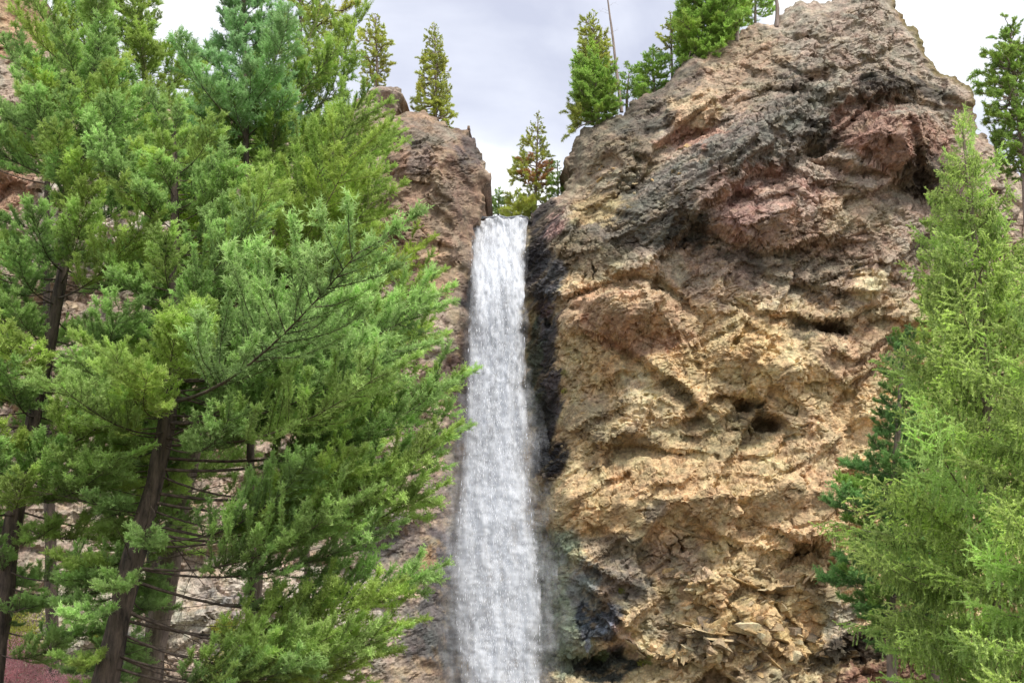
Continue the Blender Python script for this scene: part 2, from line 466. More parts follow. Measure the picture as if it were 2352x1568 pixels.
PAINT = [  # u, v, ru, rv, angle, colour, strength
    (1900, 250, 900, 470, 0, srgb(182, 156, 142), .95), (1700, 1050, 520, 330, 0, srgb(222, 184, 128), .7),
    (1950, 60, 260, 200, .3, PEAK, 1), (2080, 160, 150, 140, .6, PEAK, 1), (1700, 160, 120, 90, -.5, srgb(178, 146, 120), .9),
    (1400, 380, 140, 150, 0, srgb(160, 140, 116), 1), (1640, 400, 310, 90, -.55, srgb(128, 120, 114), .9), (1500, 510, 250, 75, -.2, srgb(122, 112, 102), .85),
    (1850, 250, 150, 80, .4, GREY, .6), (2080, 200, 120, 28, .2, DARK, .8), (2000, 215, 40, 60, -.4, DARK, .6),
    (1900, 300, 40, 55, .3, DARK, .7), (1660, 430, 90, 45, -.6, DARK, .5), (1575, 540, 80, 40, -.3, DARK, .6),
    (1590, 250, 75, 55, 0, srgb(196, 162, 124), .9), (1590, 315, 80, 22, -.15, srgb(182, 128, 108), .8),
    (1430, 330, 90, 22, .2, DARK, .4), (1480, 270, 70, 40, -.5, srgb(98, 92, 88), .8), (1560, 190, 60, 30, -.6, srgb(110, 100, 92), .7),
    (1370, 480, 60, 40, 0, srgb(190, 160, 108), .8), (1275, 520, 40, 30, -.5, srgb(176, 128, 122), .9), (1245, 500, 45, 50, -.3, srgb(70, 62, 66), .9), (1270, 525, 16, 30, .7, srgb(190, 140, 136), .8),
    (1760, 470, 160, 100, .1, PINK, 1), (1720, 490, 60, 60, 0, srgb(162, 120, 112), .8), (1880, 480, 60, 70, 0, srgb(186, 150, 138), .8), (2050, 320, 150, 80, .2, srgb(168, 126, 110), 1),
    (1900, 560, 170, 60, .2, srgb(174, 140, 118), .8), (1970, 490, 100, 50, .2, srgb(184, 156, 122), .7), (1660, 640, 130, 60, -.5, srgb(166, 138, 122), .8),
    (1880, 640, 150, 60, .1, srgb(150, 130, 110), .8), (1720, 590, 80, 25, .3, DARK, .55), (2110, 400, 50, 60, .5, DARK, .8),  # DARK here: painted shade below the pink block and on the recessed slope
    (1450, 730, 180, 80, .1, srgb(198, 158, 120), 1), (1440, 770, 120, 40, .2, srgb(190, 140, 108), .8), (1330, 590, 130, 60, 0, srgb(128, 112, 88), .8),
    (2010, 650, 50, 40, 0, CREAM, .8), (1700, 690, 60, 30, .5, CREAM, .5), (1820, 850, 160, 100, 0, srgb(214, 182, 128), .8),
    (1960, 800, 100, 80, 0, srgb(190, 150, 118), .7), (1730, 800, 60, 90, 0, OCH, .6), (1600, 840, 60, 30, .3, OCH, .5),
    (1560, 900, 60, 25, .5, srgb(112, 98, 70), .7), (1440, 880, 40, 40, .3, srgb(204, 196, 172), .6), (1470, 940, 90, 60, .3, srgb(212, 184, 140), .8),
    (1390, 870, 50, 60, .2, OCH, .7), (1350, 960, 50, 60, 0, srgb(142, 124, 104), .6), (1640, 1000, 110, 50, .1, srgb(140, 122, 86), .8),
    (1740, 960, 60, 40, .3, DARK, .6), (1430, 1010, 80, 25, 0, srgb(120, 104, 84), .6), (1890, 755, 80, 18, 0, DARK, .7),  # DARK here: gloom of the caves and under-lip, put into the colour
    (1600, 1150, 260, 90, .1, srgb(208, 168, 116), .8), (1380, 1200, 80, 60, .3, OCH, .5), (1900, 1150, 120, 150, 0, srgb(206, 166, 118), .7),
    (1498, 1165, 25, 22, 0, GREY, .7), (1860, 1010, 90, 60, .6, srgb(176, 146, 112), .6), (1440, 1270, 150, 40, .2, srgb(160, 142, 118), .9),
    (1430, 1340, 85, 55, .3, srgb(136, 122, 110), 1), (1560, 1290, 90, 60, .4, srgb(182, 150, 122), .8), (1550, 1440, 70, 50, .4, srgb(166, 150, 124), .8),
    (1700, 1420, 150, 100, .2, srgb(200, 162, 104), .8), (1610, 1470, 40, 30, 0, srgb(120, 108, 102), .6), (1880, 1370, 40, 55, 0, srgb(150, 132, 96), .7),
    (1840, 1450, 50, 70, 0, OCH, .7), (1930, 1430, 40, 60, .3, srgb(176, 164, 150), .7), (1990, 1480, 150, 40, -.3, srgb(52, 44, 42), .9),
    (2080, 1540, 200, 40, -.2, srgb(136, 88, 74), .9), (1740, 1560, 120, 30, 0, srgb(140, 120, 96), .6),
    (1245, 640, 50, 90, -.2, srgb(84, 82, 92), .95), (1235, 560, 30, 80, 0, srgb(66, 60, 66), .9), (1250, 900, 38, 250, 0, srgb(84, 84, 96), .95),
    (1228, 860, 18, 140, 0, MOSS, .7), (1245, 980, 22, 60, 0, srgb(50, 62, 60), .8), (1265, 1050, 30, 70, .1, srgb(44, 46, 56), .9),
    (1250, 720, 40, 20, 0, srgb(90, 66, 70), .8), (1256, 1310, 70, 120, .3, srgb(150, 156, 128), 1), (1290, 1430, 95, 150, 0, srgb(138, 148, 122), 1),
    (1340, 1345, 46, 60, .6, srgb(128, 128, 130), .9), (1375, 1425, 58, 60, .6, srgb(66, 74, 92), .95), (1345, 1475, 16, 18, 0, srgb(168, 178, 208), .9),
    (1400, 1450, 26, 14, 0, srgb(150, 160, 188), .7), (1390, 1530, 90, 36, 0, TEAL, .95), (1425, 1500, 30, 12, 0, srgb(70, 50, 56), .7),  # TEAL: darkness of the hollow painted onto its rock
    (1440, 1470, 20, 40, -.7, srgb(190, 150, 130), .7), (1480, 1525, 18, 10, 0, srgb(120, 140, 40), .8), (1390, 1510, 22, 14, 0, srgb(80, 104, 44), .7),
    # behind and left of the fall
    (1140, 800, 60, 400, 0, srgb(84, 84, 92), .9), (1060, 900, 60, 120, 0, srgb(112, 84, 78), .9), (1072, 610, 42, 110, -.1, srgb(44, 40, 48), 1),
    (1000, 690, 50, 24, 0, srgb(96, 96, 112), .7), (1040, 640, 24, 40, 0, srgb(72, 64, 62), .8), (1000, 450, 130, 260, 0, srgb(158, 126, 104), 1), (1000, 410, 70, 90, .2, srgb(164, 132, 108), .8), (1050, 400, 30, 110, 0, srgb(128, 100, 90), .6),
    (975, 310, 80, 26, 0, srgb(134, 120, 108), .8), (1085, 340, 30, 60, 0, srgb(96, 84, 88), .8), (960, 360, 30, 40, 0, srgb(104, 94, 98), .6),
    (1000, 620, 50, 60, 0, srgb(182, 146, 110), .8), (890, 230, 50, 40, 0, srgb(152, 130, 118), .9), (1000, 1300, 60, 90, .1, srgb(86, 76, 84), .9),
    (985, 1290, 14, 50, .2, srgb(196, 150, 96), .8), (1000, 1460, 90, 90, 0, srgb(104, 100, 104), .95), (985, 1530, 30, 20, 0, srgb(170, 136, 104), .7),
    (1000, 970, 30, 60, 0, srgb(192, 160, 140), .7), (640, 1430, 300, 150, 0, srgb(196, 178, 168), .9), (620, 1300, 60, 80, 0, srgb(208, 176, 160), .6),
    (280, 1400, 180, 160, 0, srgb(196, 178, 160), .9), (290, 1480, 60, 40, 0, srgb(120, 122, 130), .8), (560, 1380, 100, 24, 0, srgb(126, 122, 126), .7),
    (740, 1520, 40, 50, 0, srgb(120, 118, 122), .8), (40, 50, 90, 90, 0, srgb(176, 136, 98), .9), (230, 520, 200, 120, 0, srgb(214, 196, 184), .8),
    (30, 430, 60, 60, 0, srgb(190, 140, 112), .8), (880, 1230, 80, 60, 0, srgb(96, 92, 100), .7),
]


def soft(c):
    l_ = c @ np.array([.25, .6, .15])
    return (c * .72 + l_ * .28) * 1.06 * np.array([.97, 1.02, 1.0])


BLOCKS = [  # convex outline (clockwise in the picture), rise per pixel from each edge, height
    ([(1612, 520), (1735, 425), (1842, 352), (1915, 395), (1925, 480), (1865, 560), (1750, 603), (1680, 565)], [.012, .010, .012, .010, .010, .016, .03, .03], 1.5),
    ([(1790, 385), (1842, 350), (1870, 372), (1850, 470), (1830, 560), (1795, 470)], [.02, .02, .01, .008, .02, .02], .5),
    ([(1905, 330), (1965, 262), (2080, 232), (2200, 240), (2160, 330), (2110, 430), (2060, 412), (1960, 395)], [.014, .014, .016, .012, .012, .03, .04, .04], 1.3),
    ([(1210, 560), (1330, 520), (1560, 430), (1760, 300), (1880, 215), (1960, 265), (1930, 310), (1850, 345), (1720, 425), (1600, 510), (1560, 575), (1400, 590)],
     [.01, .008, .008, .008, .01, .012, .02, .03, .03, .03, .02, .02], 1.2),
    ([(1276, 703), (1349, 672), (1459, 648), (1540, 660), (1600, 740), (1620, 830), (1560, 893), (1463, 830), (1416, 792), (1330, 800)], [.02, .018, .016, .014, .01, .01, .02, .03, .03, .03], 1.1),
    ([(1590, 720), (1660, 560), (1740, 605), (1700, 690), (1640, 760)], [.012, .01, .01, .012, .012], .5),
    ([(1620, 770), (1740, 700), (1960, 720), (2010, 800), (1960, 960), (1800, 965), (1700, 900), (1620, 900)], [.008, .006, .006, .006, .008, .014, .014, .01], .8),
    ([(1300, 1060), (1500, 1040), (1700, 1010), (1900, 1010), (1930, 1120), (1880, 1240), (1640, 1230), (1440, 1280), (1240, 1190)], [.008, .006, .006, .006, .006, .012, .012, .008, .012], 1.0),
    ([(1500, 225), (1580, 200), (1650, 215), (1670, 270), (1640, 300), (1540, 312)], [.02, .02, .02, .02, .03, .03], .5),
    ([(1560, 1320), (1640, 1300), (1700, 1350), (1660, 1400), (1580, 1390)], [.02, .02, .02, .02, .03], .6),
    ([(1690, 1400), (1770, 1370), (1800, 1430), (1760, 1500), (1700, 1480)], [.02, .02, .02, .02, .03], .6),
    ([(1560, 1440), (1660, 1420), (1690, 1500), (1620, 1530)], [.02, .02, .02, .03], .5),
    ([(1870, 1350), (1900, 1300), (1945, 1370), (1930, 1430), (1880, 1440)], [.02, .02, .02, .02, .02], .6),
]


def build_cliff(name, outline_px, Y0, depth_fn, step, bounds, seed, edge_w=1.6, base_col=TAN, tone_extra=None):
    """bounds in px -> world x/z rectangle on plane Y0; depth_fn gives smooth protrusion (m) over u, v"""
    poly = [(P(u, v, Y0).x, P(u, v, Y0).z) for u, v in outline_px]
    a, b = P(bounds[0], bounds[3], Y0), P(bounds[2], bounds[1], Y0)
    nx, nz = int((b.x - a.x) / step), int((b.z - a.z) / step)
    X, Z = np.meshgrid(np.linspace(a.x, b.x, nx), np.linspace(a.z, b.z, nz))
    s0 = poly_sdf(X, Z, poly)
    s = s0 + .12 + .28 * fbm(X / 1.5, Z / 1.5, 4, seed + 3, .6) + .16 * facets(X, Z, .8, seed + 5)[0]
    gz, gx = np.gradient(s, (b.z - a.z) / (nz - 1), (b.x - a.x) / (nx - 1))
    edge = 1 - np.exp(-np.clip(s, 0, None) / edge_w)
    u, v = proj(X, Y0 - 2.0 * edge, Z)
    hb = edge * (2.0 + depth_fn(u, v))
    u, v = proj(X, Y0 - hb, Z)
    # warp of the picture coordinates so that authored edges come out ragged
    wu = u + 6 * fbm(X / .9, Z / .9, 4, seed + 11, .65); wv = v + 6 * fbm(X / 1.3, Z / 1.3, 4, seed + 23, .6)
    h = hb.copy()
    for pts, A, wa, B, wb in LEDGES:
        us = [p[0] for p in pts]; vs = [p[1] for p in pts]
        pad = max(wa, wb) * 3.2
        m = (u > min(us) - pad) & (u < max(us) + pad) & (v > min(vs) - pad) & (v < max(vs) + pad)
        if not m.any(): continue
        d, sg = seg_dist(wu[m], wv[m], pts)
        h[m] += .7 * np.where(sg > 0, A * np.exp(-(d / wa) ** 1.3), -B * np.exp(-(d / wb) ** 1.3)) * edge[m]
    for cu, cv, ru, rv, an, A in BULGES:
        e_ = ell(wu, wv, cu, cv, ru, rv, an)
        h += A * np.exp(-e_ * 1.1) * edge
    for cu, cv, ru, rv, an, A in CAVES:
        e_ = ell(wu, wv, cu, cv, ru * 1.15, rv * 1.2, an)
        h -= .8 * A * np.clip(1.15 - e_, 0, 1) ** .5 * edge
    for pts, slopes, mh in BLOCKS:
        hh = np.full(u.shape, mh, float)
        for k in range(len(pts)):
            (x0, y0), (x1, y1) = pts[k], pts[(k + 1) % len(pts)]
            L_ = math.hypot(x1 - x0, y1 - y0)
            dd = ((x1 - x0) * (wv - y0) - (y1 - y0) * (wu - x0)) / L_
            hh = np.minimum(hh, dd * slopes[k] * 1.25)
        h += 1.2 * np.clip(hh, 0, None) * edge
    # natural relief, large planes first
    qx = X + .16 * fbm(X / 1.6, Z / 1.6, 3, seed + 31); qz = Z + .16 * fbm(X / 2.2, Z / 2.2, 3, seed + 37)
    sx = X + .1 * fbm(X / .5, Z / .5, 3, seed + 41); sz = Z + .1 * fbm(X / .5, Z / .5, 3, seed + 43)
    up = sstep(760, 520, v)
    ang = sstep(1180, 1300, wv) * sstep(1440, 1560, wu)
    h += edge * (.4 * fbm(X / 7, Z / 7, 2, seed + 61))
    f, e1 = facets(qx, qz, 3.0, seed + 71, .75, 1.5, .42, .08); h += edge * f * .8
    f, e2 = facets(qx, qz, 1.2, seed + 73, .7, 1.5, .46, .14); h += edge * f * (.9 + .7 * ang)
    # let the rows gather on steep steps, as the rock would be sampled along its own surface
    PX, PY, PZ = X.copy(), Y0 - h, Z.copy()
    fix = s[1:-1, 1:-1] < step * 3
    for it in range(5):
        for A_ in (PX, PY, PZ):
            av = .25 * (A_[:-2, 1:-1] + A_[2:, 1:-1] + A_[1:-1, :-2] + A_[1:-1, 2:])
            A_[1:-1, 1:-1] = np.where(fix, A_[1:-1, 1:-1], A_[1:-1, 1:-1] * .4 + av * .6)
    def normals():
        a1 = np.stack([np.gradient(PX, axis=1), np.gradient(PY, axis=1), np.gradient(PZ, axis=1)], -1)
        a2 = np.stack([np.gradient(PX, axis=0), np.gradient(PY, axis=0), np.gradient(PZ, axis=0)], -1)
        n_ = np.cross(a1, a2); return n_ / (np.linalg.norm(n_, axis=2)[..., None] + 1e-9)
    fx3 = fix[..., None]
    for it in range(24):                                  # slide the rows along the surface until they are evenly spaced
        if it % 4 == 0: nn = normals()
        Q = np.stack([PX, PY, PZ], -1); Lp = .25 * (Q[:-2, 1:-1] + Q[2:, 1:-1] + Q[1:-1, :-2] + Q[1:-1, 2:]) - Q[1:-1, 1:-1]
        ni = nn[1:-1, 1:-1]; Lp -= ni * (Lp * ni).sum(-1)[..., None]
        Lp = np.where(fx3, 0, Lp * .8)
        PX[1:-1, 1:-1] += Lp[..., 0]; PY[1:-1, 1:-1] += Lp[..., 1]; PZ[1:-1, 1:-1] += Lp[..., 2]
    nn = normals()

    def detail(ca_, cb_, sd, ang):
        wx = ca_ + .04 * fbm(ca_ / .4, cb_ / .4, 3, sd + 141); wz = cb_ + .04 * fbm(ca_ / .6, cb_ / .6, 3, sd + 143)
        sm = sstep(-.2, .4, fbm(ca_ / 2.6, cb_ / 2.6, 3, sd + 149))     # some faces broken small, some left whole
        d = .05 * fbm(ca_ / .9, cb_ / .9, 4, sd + 151, .6)
        f, e3 = facets(wx, wz, .62, sd + 77, .45, 1.7, .34, .18); d += f * (.3 + .7 * sm + .9 * ang)
        f, e4 = facets(wx, wz, .27, sd + 79, .3, 1.6, .40, .26); d += f * (.15 + .8 * sm + .3 * ang)
        f, e5 = facets(wx, wz, .13, sd + 80, .2, 1.5, .5, .4); d += f * (.3 + .75 * sm)
        d -= .05 * np.exp(-(e4 * .27 / .022) ** 2) * sm
        cm = sstep(-.1, .3, fbm(ca_ / 1.6, cb_ / 1.6, 2, sd + 83))
        d -= .11 * np.exp(-(e3 * .62 / .035) ** 2) * cm
        crk = 1 - np.abs(fbm(ca_ / 1.9, cb_ / 1.5, 4, sd + 91, .55)) * 9
        d -= .26 * np.clip(crk, 0, 1) * sstep(0, .3, fbm(ca_ / 3, cb_ / 3, 2, sd + 93))
        d += .03 * fbm(ca_ / .2, cb_ / .16, 3, sd + 97, .65)
        d -= .5 * np.clip(fbm(ca_ / .5, cb_ / .34, 3, sd + 99, .6) - .55, 0, 1)
        return d, wx, wz

    wf_ = np.abs(nn) ** 4; wf_ /= wf_.sum(2)[..., None]
    d, wx, wz = detail(PX, PZ, seed, ang)
    d = d * wf_[..., 1]
    for ax_, (ga, gb) in ((0, (PY, PZ)), (2, (PX, PY))):
        m = wf_[..., ax_] > .08
        if m.any():
            dd_, _, _ = detail(ga[m], gb[m], seed + 7 * (ax_ + 1), ang[m])
            d[m] += dd_ * wf_[..., ax_][m]
    d = (1.22 - .22 * sstep(640, 820, v) * (1 - ang)) * d * edge
    PX, PY, PZ = PX + nn[..., 0] * d, PY + nn[..., 1] * d, PZ + nn[..., 2] * d
    # colours: staining, lichen, wet rock, and shade painted dark into recesses and overhangs
    u, v = proj(PX, PY, PZ)
    XC, ZC = X, Z
    X, Z = PX + .4 * PY, PZ + .6 * PY
    cu_ = u + 20 * fbm(X / 1.6, Z / 1.6, 5, seed + 101, .65); cv_ = v + 20 * fbm(X / 1.6, Z / 1.6, 5, seed + 103, .65)
    tone = np.empty(X.shape + (3,)); tone[:] = soft(base_col)
    for pu, pv, ru, rv, an, c, st in PAINT:
        e_ = ell(cu_, cv_, pu, pv, ru, rv, an)
        w = st * sstep(1.25, .55, e_)
        tone = tone * (1 - w[..., None]) + soft(c) * w[..., None]
    stain = fbm(X / .9, Z / 1.4, 5, seed + 111, .65)
    dk = sstep(.25, .7, stain) * .5
    tone *= (1 - dk[..., None] * np.array([.52, .56, .58]))
    lt = sstep(.15, .7, fbm(X / 1.3, Z / .8, 5, seed + 117, .65)) * (.22 + .28 * sstep(520, 760, v))
    tone = tone * (1 - lt[..., None]) + lt[..., None] * (tone * .5 + .5 * CREAM)
    rd = sstep(.25, .7, fbm(X / 2.3, Z / 1.9, 4, seed + 119, .6)) * .15
    tone = tone * (1 - rd[..., None]) + rd[..., None] * (tone * .55 + .45 * RED)
    # every small stone has its own tint
    _, _, _, _, r1, r2, r3 = worley(wx / .3, wz / .2, seed + 120)
    tone *= (.82 + .36 * r1)[..., None]
    _, _, _, _, r1, r2, r3 = worley(X / 1.3, Z / .9, seed + 121)
    tone *= (.86 + .28 * r1)[..., None]
    if tone_extra is not None: tone = tone_extra(tone, cu_, cv_, s)
    wet = np.clip(1.2 - ell(cu_, cv_, 1240, 900, 75, 420, 0), 0, 1) + np.clip(1.2 - ell(cu_, cv_, 1330, 1450, 130, 160, 0), 0, 1)
    wet = np.clip(wet + np.clip(1.2 - ell(cu_, cv_, 1050, 1000, 70, 700, 0), 0, 1), 0, 1) * .75
    X, Z = XC, ZC
    out = s < 0
    g2 = np.maximum(gx * gx + gz * gz, .25)
    X2 = np.where(out, X - np.clip(s, -step * 1.5, 0) * gx / g2, PX); Z2 = np.where(out, Z - np.clip(s, -step * 1.5, 0) * gz / g2, PZ)
    Yv = np.where(out, Y0, PY)
    idx = np.arange(nx * nz).reshape(nz, nx)
    ins = ~out
    keep = (ins[:-1, :-1] | ins[1:, :-1] | ins[:-1, 1:] | ins[1:, 1:])
    q = np.stack([idx[:-1, :-1], idx[:-1, 1:], idx[1:, 1:], idx[1:, :-1]], -1)[keep]
    verts = np.stack([X2.ravel(), Yv.ravel(), Z2.ravel()], 1)
    # boundary edges -> extrude backwards so that the rock has its thickness
    ed = np.concatenate([q[:, [0, 1]], q[:, [1, 2]], q[:, [2, 3]], q[:, [3, 0]]])
    key = np.sort(ed, 1); kk = key[:, 0] * (nx * nz) + key[:, 1]
    uq, first, cnt = np.unique(kk, return_index=True, return_counts=True)
    be = ed[first[cnt == 1]]
    n0 = len(verts); rows = []
    tcol = tone.reshape(-1, 3); wet1 = wet.ravel()
    cur = be; base = verts
    bv = np.unique(be)
    prev = bv
    allv = [verts]; allc = [tcol]; allw = [wet1]; faces = [q]
    tot = n0
    mapping_prev = np.full(n0, -1, np.int64); mapping_prev[bv] = bv
    for k, dy in enumerate((.35, .9, 2.0, 4.5, 14.0)):
        nv = verts[bv].copy(); nv[:, 1] += dy
        j = .12 * min(k + 1, 3)
        nv[:, 0] += j * noise(nv[:, 0] / .4 + k * 9, nv[:, 2] / .4, seed + 200 + k)
        nv[:, 2] += j * noise(nv[:, 0] / .4, nv[:, 2] / .4 + k * 7, seed + 300 + k) - .04 * dy
        ids = np.full(n0, -1, np.int64); ids[bv] = tot + np.arange(len(bv))
        faces.append(np.stack([mapping_prev[be[:, 1]], mapping_prev[be[:, 0]], ids[be[:, 0]], ids[be[:, 1]]], 1))
        allv.append(nv); allc.append(tcol[bv]); allw.append(wet1[bv])
        mapping_prev = ids; tot += len(bv)
    V = np.concatenate(allv); F = np.concatenate(faces); C = np.concatenate(allc); Wt = np.concatenate(allw)
    used = np.unique(F); rm = np.full(len(V), -1, np.int64); rm[used] = np.arange(len(used))
    V = V[used]; F = rm[F]; C = C[used]; Wt = Wt[used]
    me = bpy.data.meshes.new(name)
    me.vertices.add(len(V)); me.vertices.foreach_set('co', V.astype(np.float32).ravel())
    me.loops.add(F.size); me.loops.foreach_set('vertex_index', F.astype(np.int32).ravel())
    me.polygons.add(len(F)); me.polygons.foreach_set('loop_start', (np.arange(len(F)) * 4).astype(np.int32))
    me.polygons.foreach_set('use_smooth', np.zeros(len(F), bool))
    me.update(calc_edges=True)
    ca = me.attributes.new('tone', 'FLOAT_COLOR', 'POINT')
    ca.data.foreach_set('color', np.concatenate([np.clip(C, 0.01, .8), np.ones((len(C), 1))], 1).astype(np.float32).ravel())
    wa_ = me.attributes.new('wet', 'FLOAT', 'POINT'); wa_.data.foreach_set('value', Wt.astype(np.float32))
    me.materials.append(M_ROCK)
    o = add(name, me)
    tag(o, kind='structure')
    # a lookup of the surface for things that sit on it
    H = np.where(out, np.nan, Yv)
    def surf(uu, vv):
        Yg = Y0 - 3
        for _ in range(6):
            p = P(uu, vv, Yg)
            i = int(round((p.x - a.x) / (b.x - a.x) * (nx - 1))); j = int(round((p.z - a.z) / (b.z - a.z) * (nz - 1)))
            i = min(max(i, 0), nx - 1); j = min(max(j, 0), nz - 1)
            if not np.isnan(H[j, i]): Yg = .5 * Yg + .5 * H[j, i]
        return P(uu, vv, Yg)
    return o, surf


OUT_R = [(1000, 508), (1215, 506), (1222, 492), (1250, 472), (1285, 458), (1310, 448), (1322, 410), (1313, 372), (1330, 325), (1345, 300),
         (1372, 290), (1420, 266), (1455, 240), (1490, 222), (1545, 192), (1562, 160), (1585, 138), (1650, 122), (1692, 92), (1718, 66),
         (1745, 62), (1790, 60), (1808, 22), (1832, 2), (1862, 10), (1905, 14), (1930, -8), (1965, -45), (2010, -40), (2044, -5), (2060, 30),
         (2098, 78), (2128, 132), (2160, 168), (2198, 188), (2232, 212), (2228, 255), (2240, 292), (2262, 335), (2300, 378), (2352, 412),
         (2460, 500), (2800, 640), (2800, 1800), (1000, 1800)]
OUT_L = [(1040, 1800), (1038, 1568), (1045, 1400), (1055, 1250), (1066, 1000), (1078, 800), (1074, 690), (1068, 640), (1076, 575), (1086, 530),
         (1097, 492), (1111, 465), (1109, 430), (1114, 400), (1104, 368), (1095, 345), (1092, 320), (1074, 299), (1050, 294), (1010, 287), (975, 270),
         (935, 268), (918, 272), (908, 262), (918, 240), (926, 218), (915, 204), (872, 200), (840, 230), (700, 300), (500, 290), (300, 230),
         (120, 125), (92, 70), (102, 10), (60, -60), (-120, -120), (-500, -120), (-500, 1800)]


def depth_r(u, v):
    d = 1.0 * sstep(1215, 1330, u)                       # out from the wet corner beside the fall
    d += 1.4 * sstep(560, 300, v) * sstep(2250, 1900, u) * .2
    d += 1.3 * sstep(1050, 1560, v) * sstep(1400, 1700, u)
    d -= 2.0 * sstep(1940, 2400, u)
    d -= 1.8 * sstep(600, 0, v)
    d -= 2.6 * sstep(1300, 1190, u)
    return d


def depth_l(u, v):
    return 0.8 * sstep(1070, 950, u) + 2.5 * sstep(900, 200, u) + 1.5 * sstep(1100, 1560, v)


def lichen_r(tone, u, v, s):
    w = sstep(.55, .1, s) * sstep(2020, 2060, u) * sstep(330, 240, v)
    tone = tone * (1 - w[..., None]) + LICH * w[..., None]
    w = sstep(1.1, .2, s) * sstep(1700, 1500, u) * sstep(420, 300, v) * .6
    return tone * (1 - w[..., None]) + srgb(112, 104, 96) * w[..., None]


cliff_r, surf_r = build_cliff('cliff_right_of_the_fall', OUT_R, 63.0, depth_r, .043, (1000, -120, 2460, 1640), 1, tone_extra=lichen_r)
cliff_l, surf_l = build_cliff('cliff_left_of_the_fall', OUT_L, 61.5, depth_l, .062, (-120, -140, 1130, 1640), 500, base_col=srgb(168, 144, 128))

# ground: one sheet, falling away level, with a bank rising to the foot of the cliff
def build_ground():
    xs = np.concatenate([np.linspace(-900, -60, 12), np.linspace(-50, 50, 60), np.linspace(60, 900, 12)])
    ys = np.concatenate([np.linspace(-400, -10, 10), np.linspace(0, 64, 60), np.linspace(70, 1200, 12)])
    X, Y = np.meshgrid(xs, ys)
    Z = .5 * fbm(X / 9, Y / 9, 3, 5) * sstep(3, 12, np.abs(Y) + np.abs(X)) + 1.5 * sstep(35, 62, Y)
    nx, ny = len(xs), len(ys)
    idx = np.arange(nx * ny).reshape(ny, nx)
    F = np.stack([idx[:-1, :-1], idx[:-1, 1:], idx[1:, 1:], idx[1:, :-1]], -1).reshape(-1, 4)
    me = bpy.data.meshes.new('ground'); me.from_pydata(np.stack([X, Y, Z], -1).reshape(-1, 3).tolist(), [], F.tolist())
    for p in me.polygons: p.use_smooth = True
    me.materials.append(M_GROUND)
    o = add('ground', me); tag(o, kind='structure')
    return o


build_ground()


# plateau behind the lip, where the notch trees stand and the stream runs
def build_plateau():
    p0 = P(900, 503, 63.3); x0 = p0.x - 6; z0 = P(1150, 506, 63.3).z - .5
    xs = np.linspace(x0, x0 + 30, 60); ys = np.linspace(63.4, 120, 50)
    X, Y = np.meshgrid(xs, ys)
    Z = z0 - .1 + .25 * fbm(X / 3, Y / 3, 3, 77) + 0.02 * (Y - 63)
    nx, ny = len(xs), len(ys)
    idx = np.arange(nx * ny).reshape(ny, nx)
    F = np.stack([idx[:-1, :-1], idx[:-1, 1:], idx[1:, 1:], idx[1:, :-1]], -1).reshape(-1, 4)
    me = bpy.data.meshes.new('plateau'); me.from_pydata(np.stack([X, Y, Z], -1).reshape(-1, 3).tolist(), [], F.tolist())
    me.materials.append(M_GROUND)
    tag(add('plateau_ground', me), kind='structure')


build_plateau()


# ------------------------------------------------------------------ loose angular rock set in the lower right face
def block_mesh(seed, flat=.6):
    rng = random.Random(seed)
    bm = bmesh.new()
    for _ in range(13):
        v = Vector((rng.uniform(-1, 1), rng.uniform(-1, 1), rng.uniform(-1, 1) * flat))
        v = v.normalized() * rng.uniform(.75, 1.0)
        v.z *= flat * 1.3
        bm.verts.new(v)
    bmesh.ops.convex_hull(bm, input=bm.verts)
    bmesh.ops.delete(bm, geom=[v for v in bm.verts if not v.link_faces], context='VERTS')
    me = bpy.data.meshes.new('rock_block'); bm.to_mesh(me); bm.free()
    rs = np.random.RandomState(seed)
    pal = [TAN, OCH, CREAM, srgb(176, 140, 100), srgb(150, 128, 104), srgb(190, 160, 120)]
    c = soft(pal[seed % len(pal)])
    ca = me.attributes.new('tone', 'FLOAT_COLOR', 'POINT')
    ca.data.foreach_set('color', np.tile(np.array([*c, 1.0]), (len(me.vertices), 1)).astype(np.float32).ravel())
    me.attributes.new('wet', 'FLOAT', 'POINT')
    me.materials.append(M_ROCK)
    return me


BLK = [block_mesh(900 + k) for k in range(12)]
rng = random.Random(4)
zones = [(1700, 1420, 170, 110, 70, .16, .4), (1720, 1430, 150, 90, 26, .4, .75), (1640, 1530, 120, 40, 30, .15, .5), (1380, 960, 70, 60, 26, .08, .22), (1830, 1500, 90, 60, 24, .15, .45),
         (2030, 620, 60, 25, 16, .1, .25), (1400, 440, 60, 60, 20, .1, .28), (1860, 1180, 90, 90, 22, .08, .2), (1345, 1040, 60, 40, 22, .08, .2),
         (1480, 370, 130, 60, 20, .08, .24)]
for zu, zv, ru, rv, cnt, s0, s1 in zones:
    for _ in range(cnt):
        uu = zu + ru * rng.uniform(-1, 1); vv = zv + rv * rng.uniform(-1, 1)
        if vv > 1600: continue
        p = surf_r(uu, vv)
        o = add('rock_block', BLK[rng.randrange(12)], cliff_r)
        sc = s0 + (s1 - s0) * rng.random() ** 2
        o.location = p + Vector((0, sc * .3, 0))
        o.scale = (sc * rng.uniform(.8, 1.5), sc, sc * rng.uniform(.6, 1.1))
        o.rotation_euler = (rng.uniform(-.7, .7), rng.uniform(-.6, .6), rng.uniform(-1, 1))


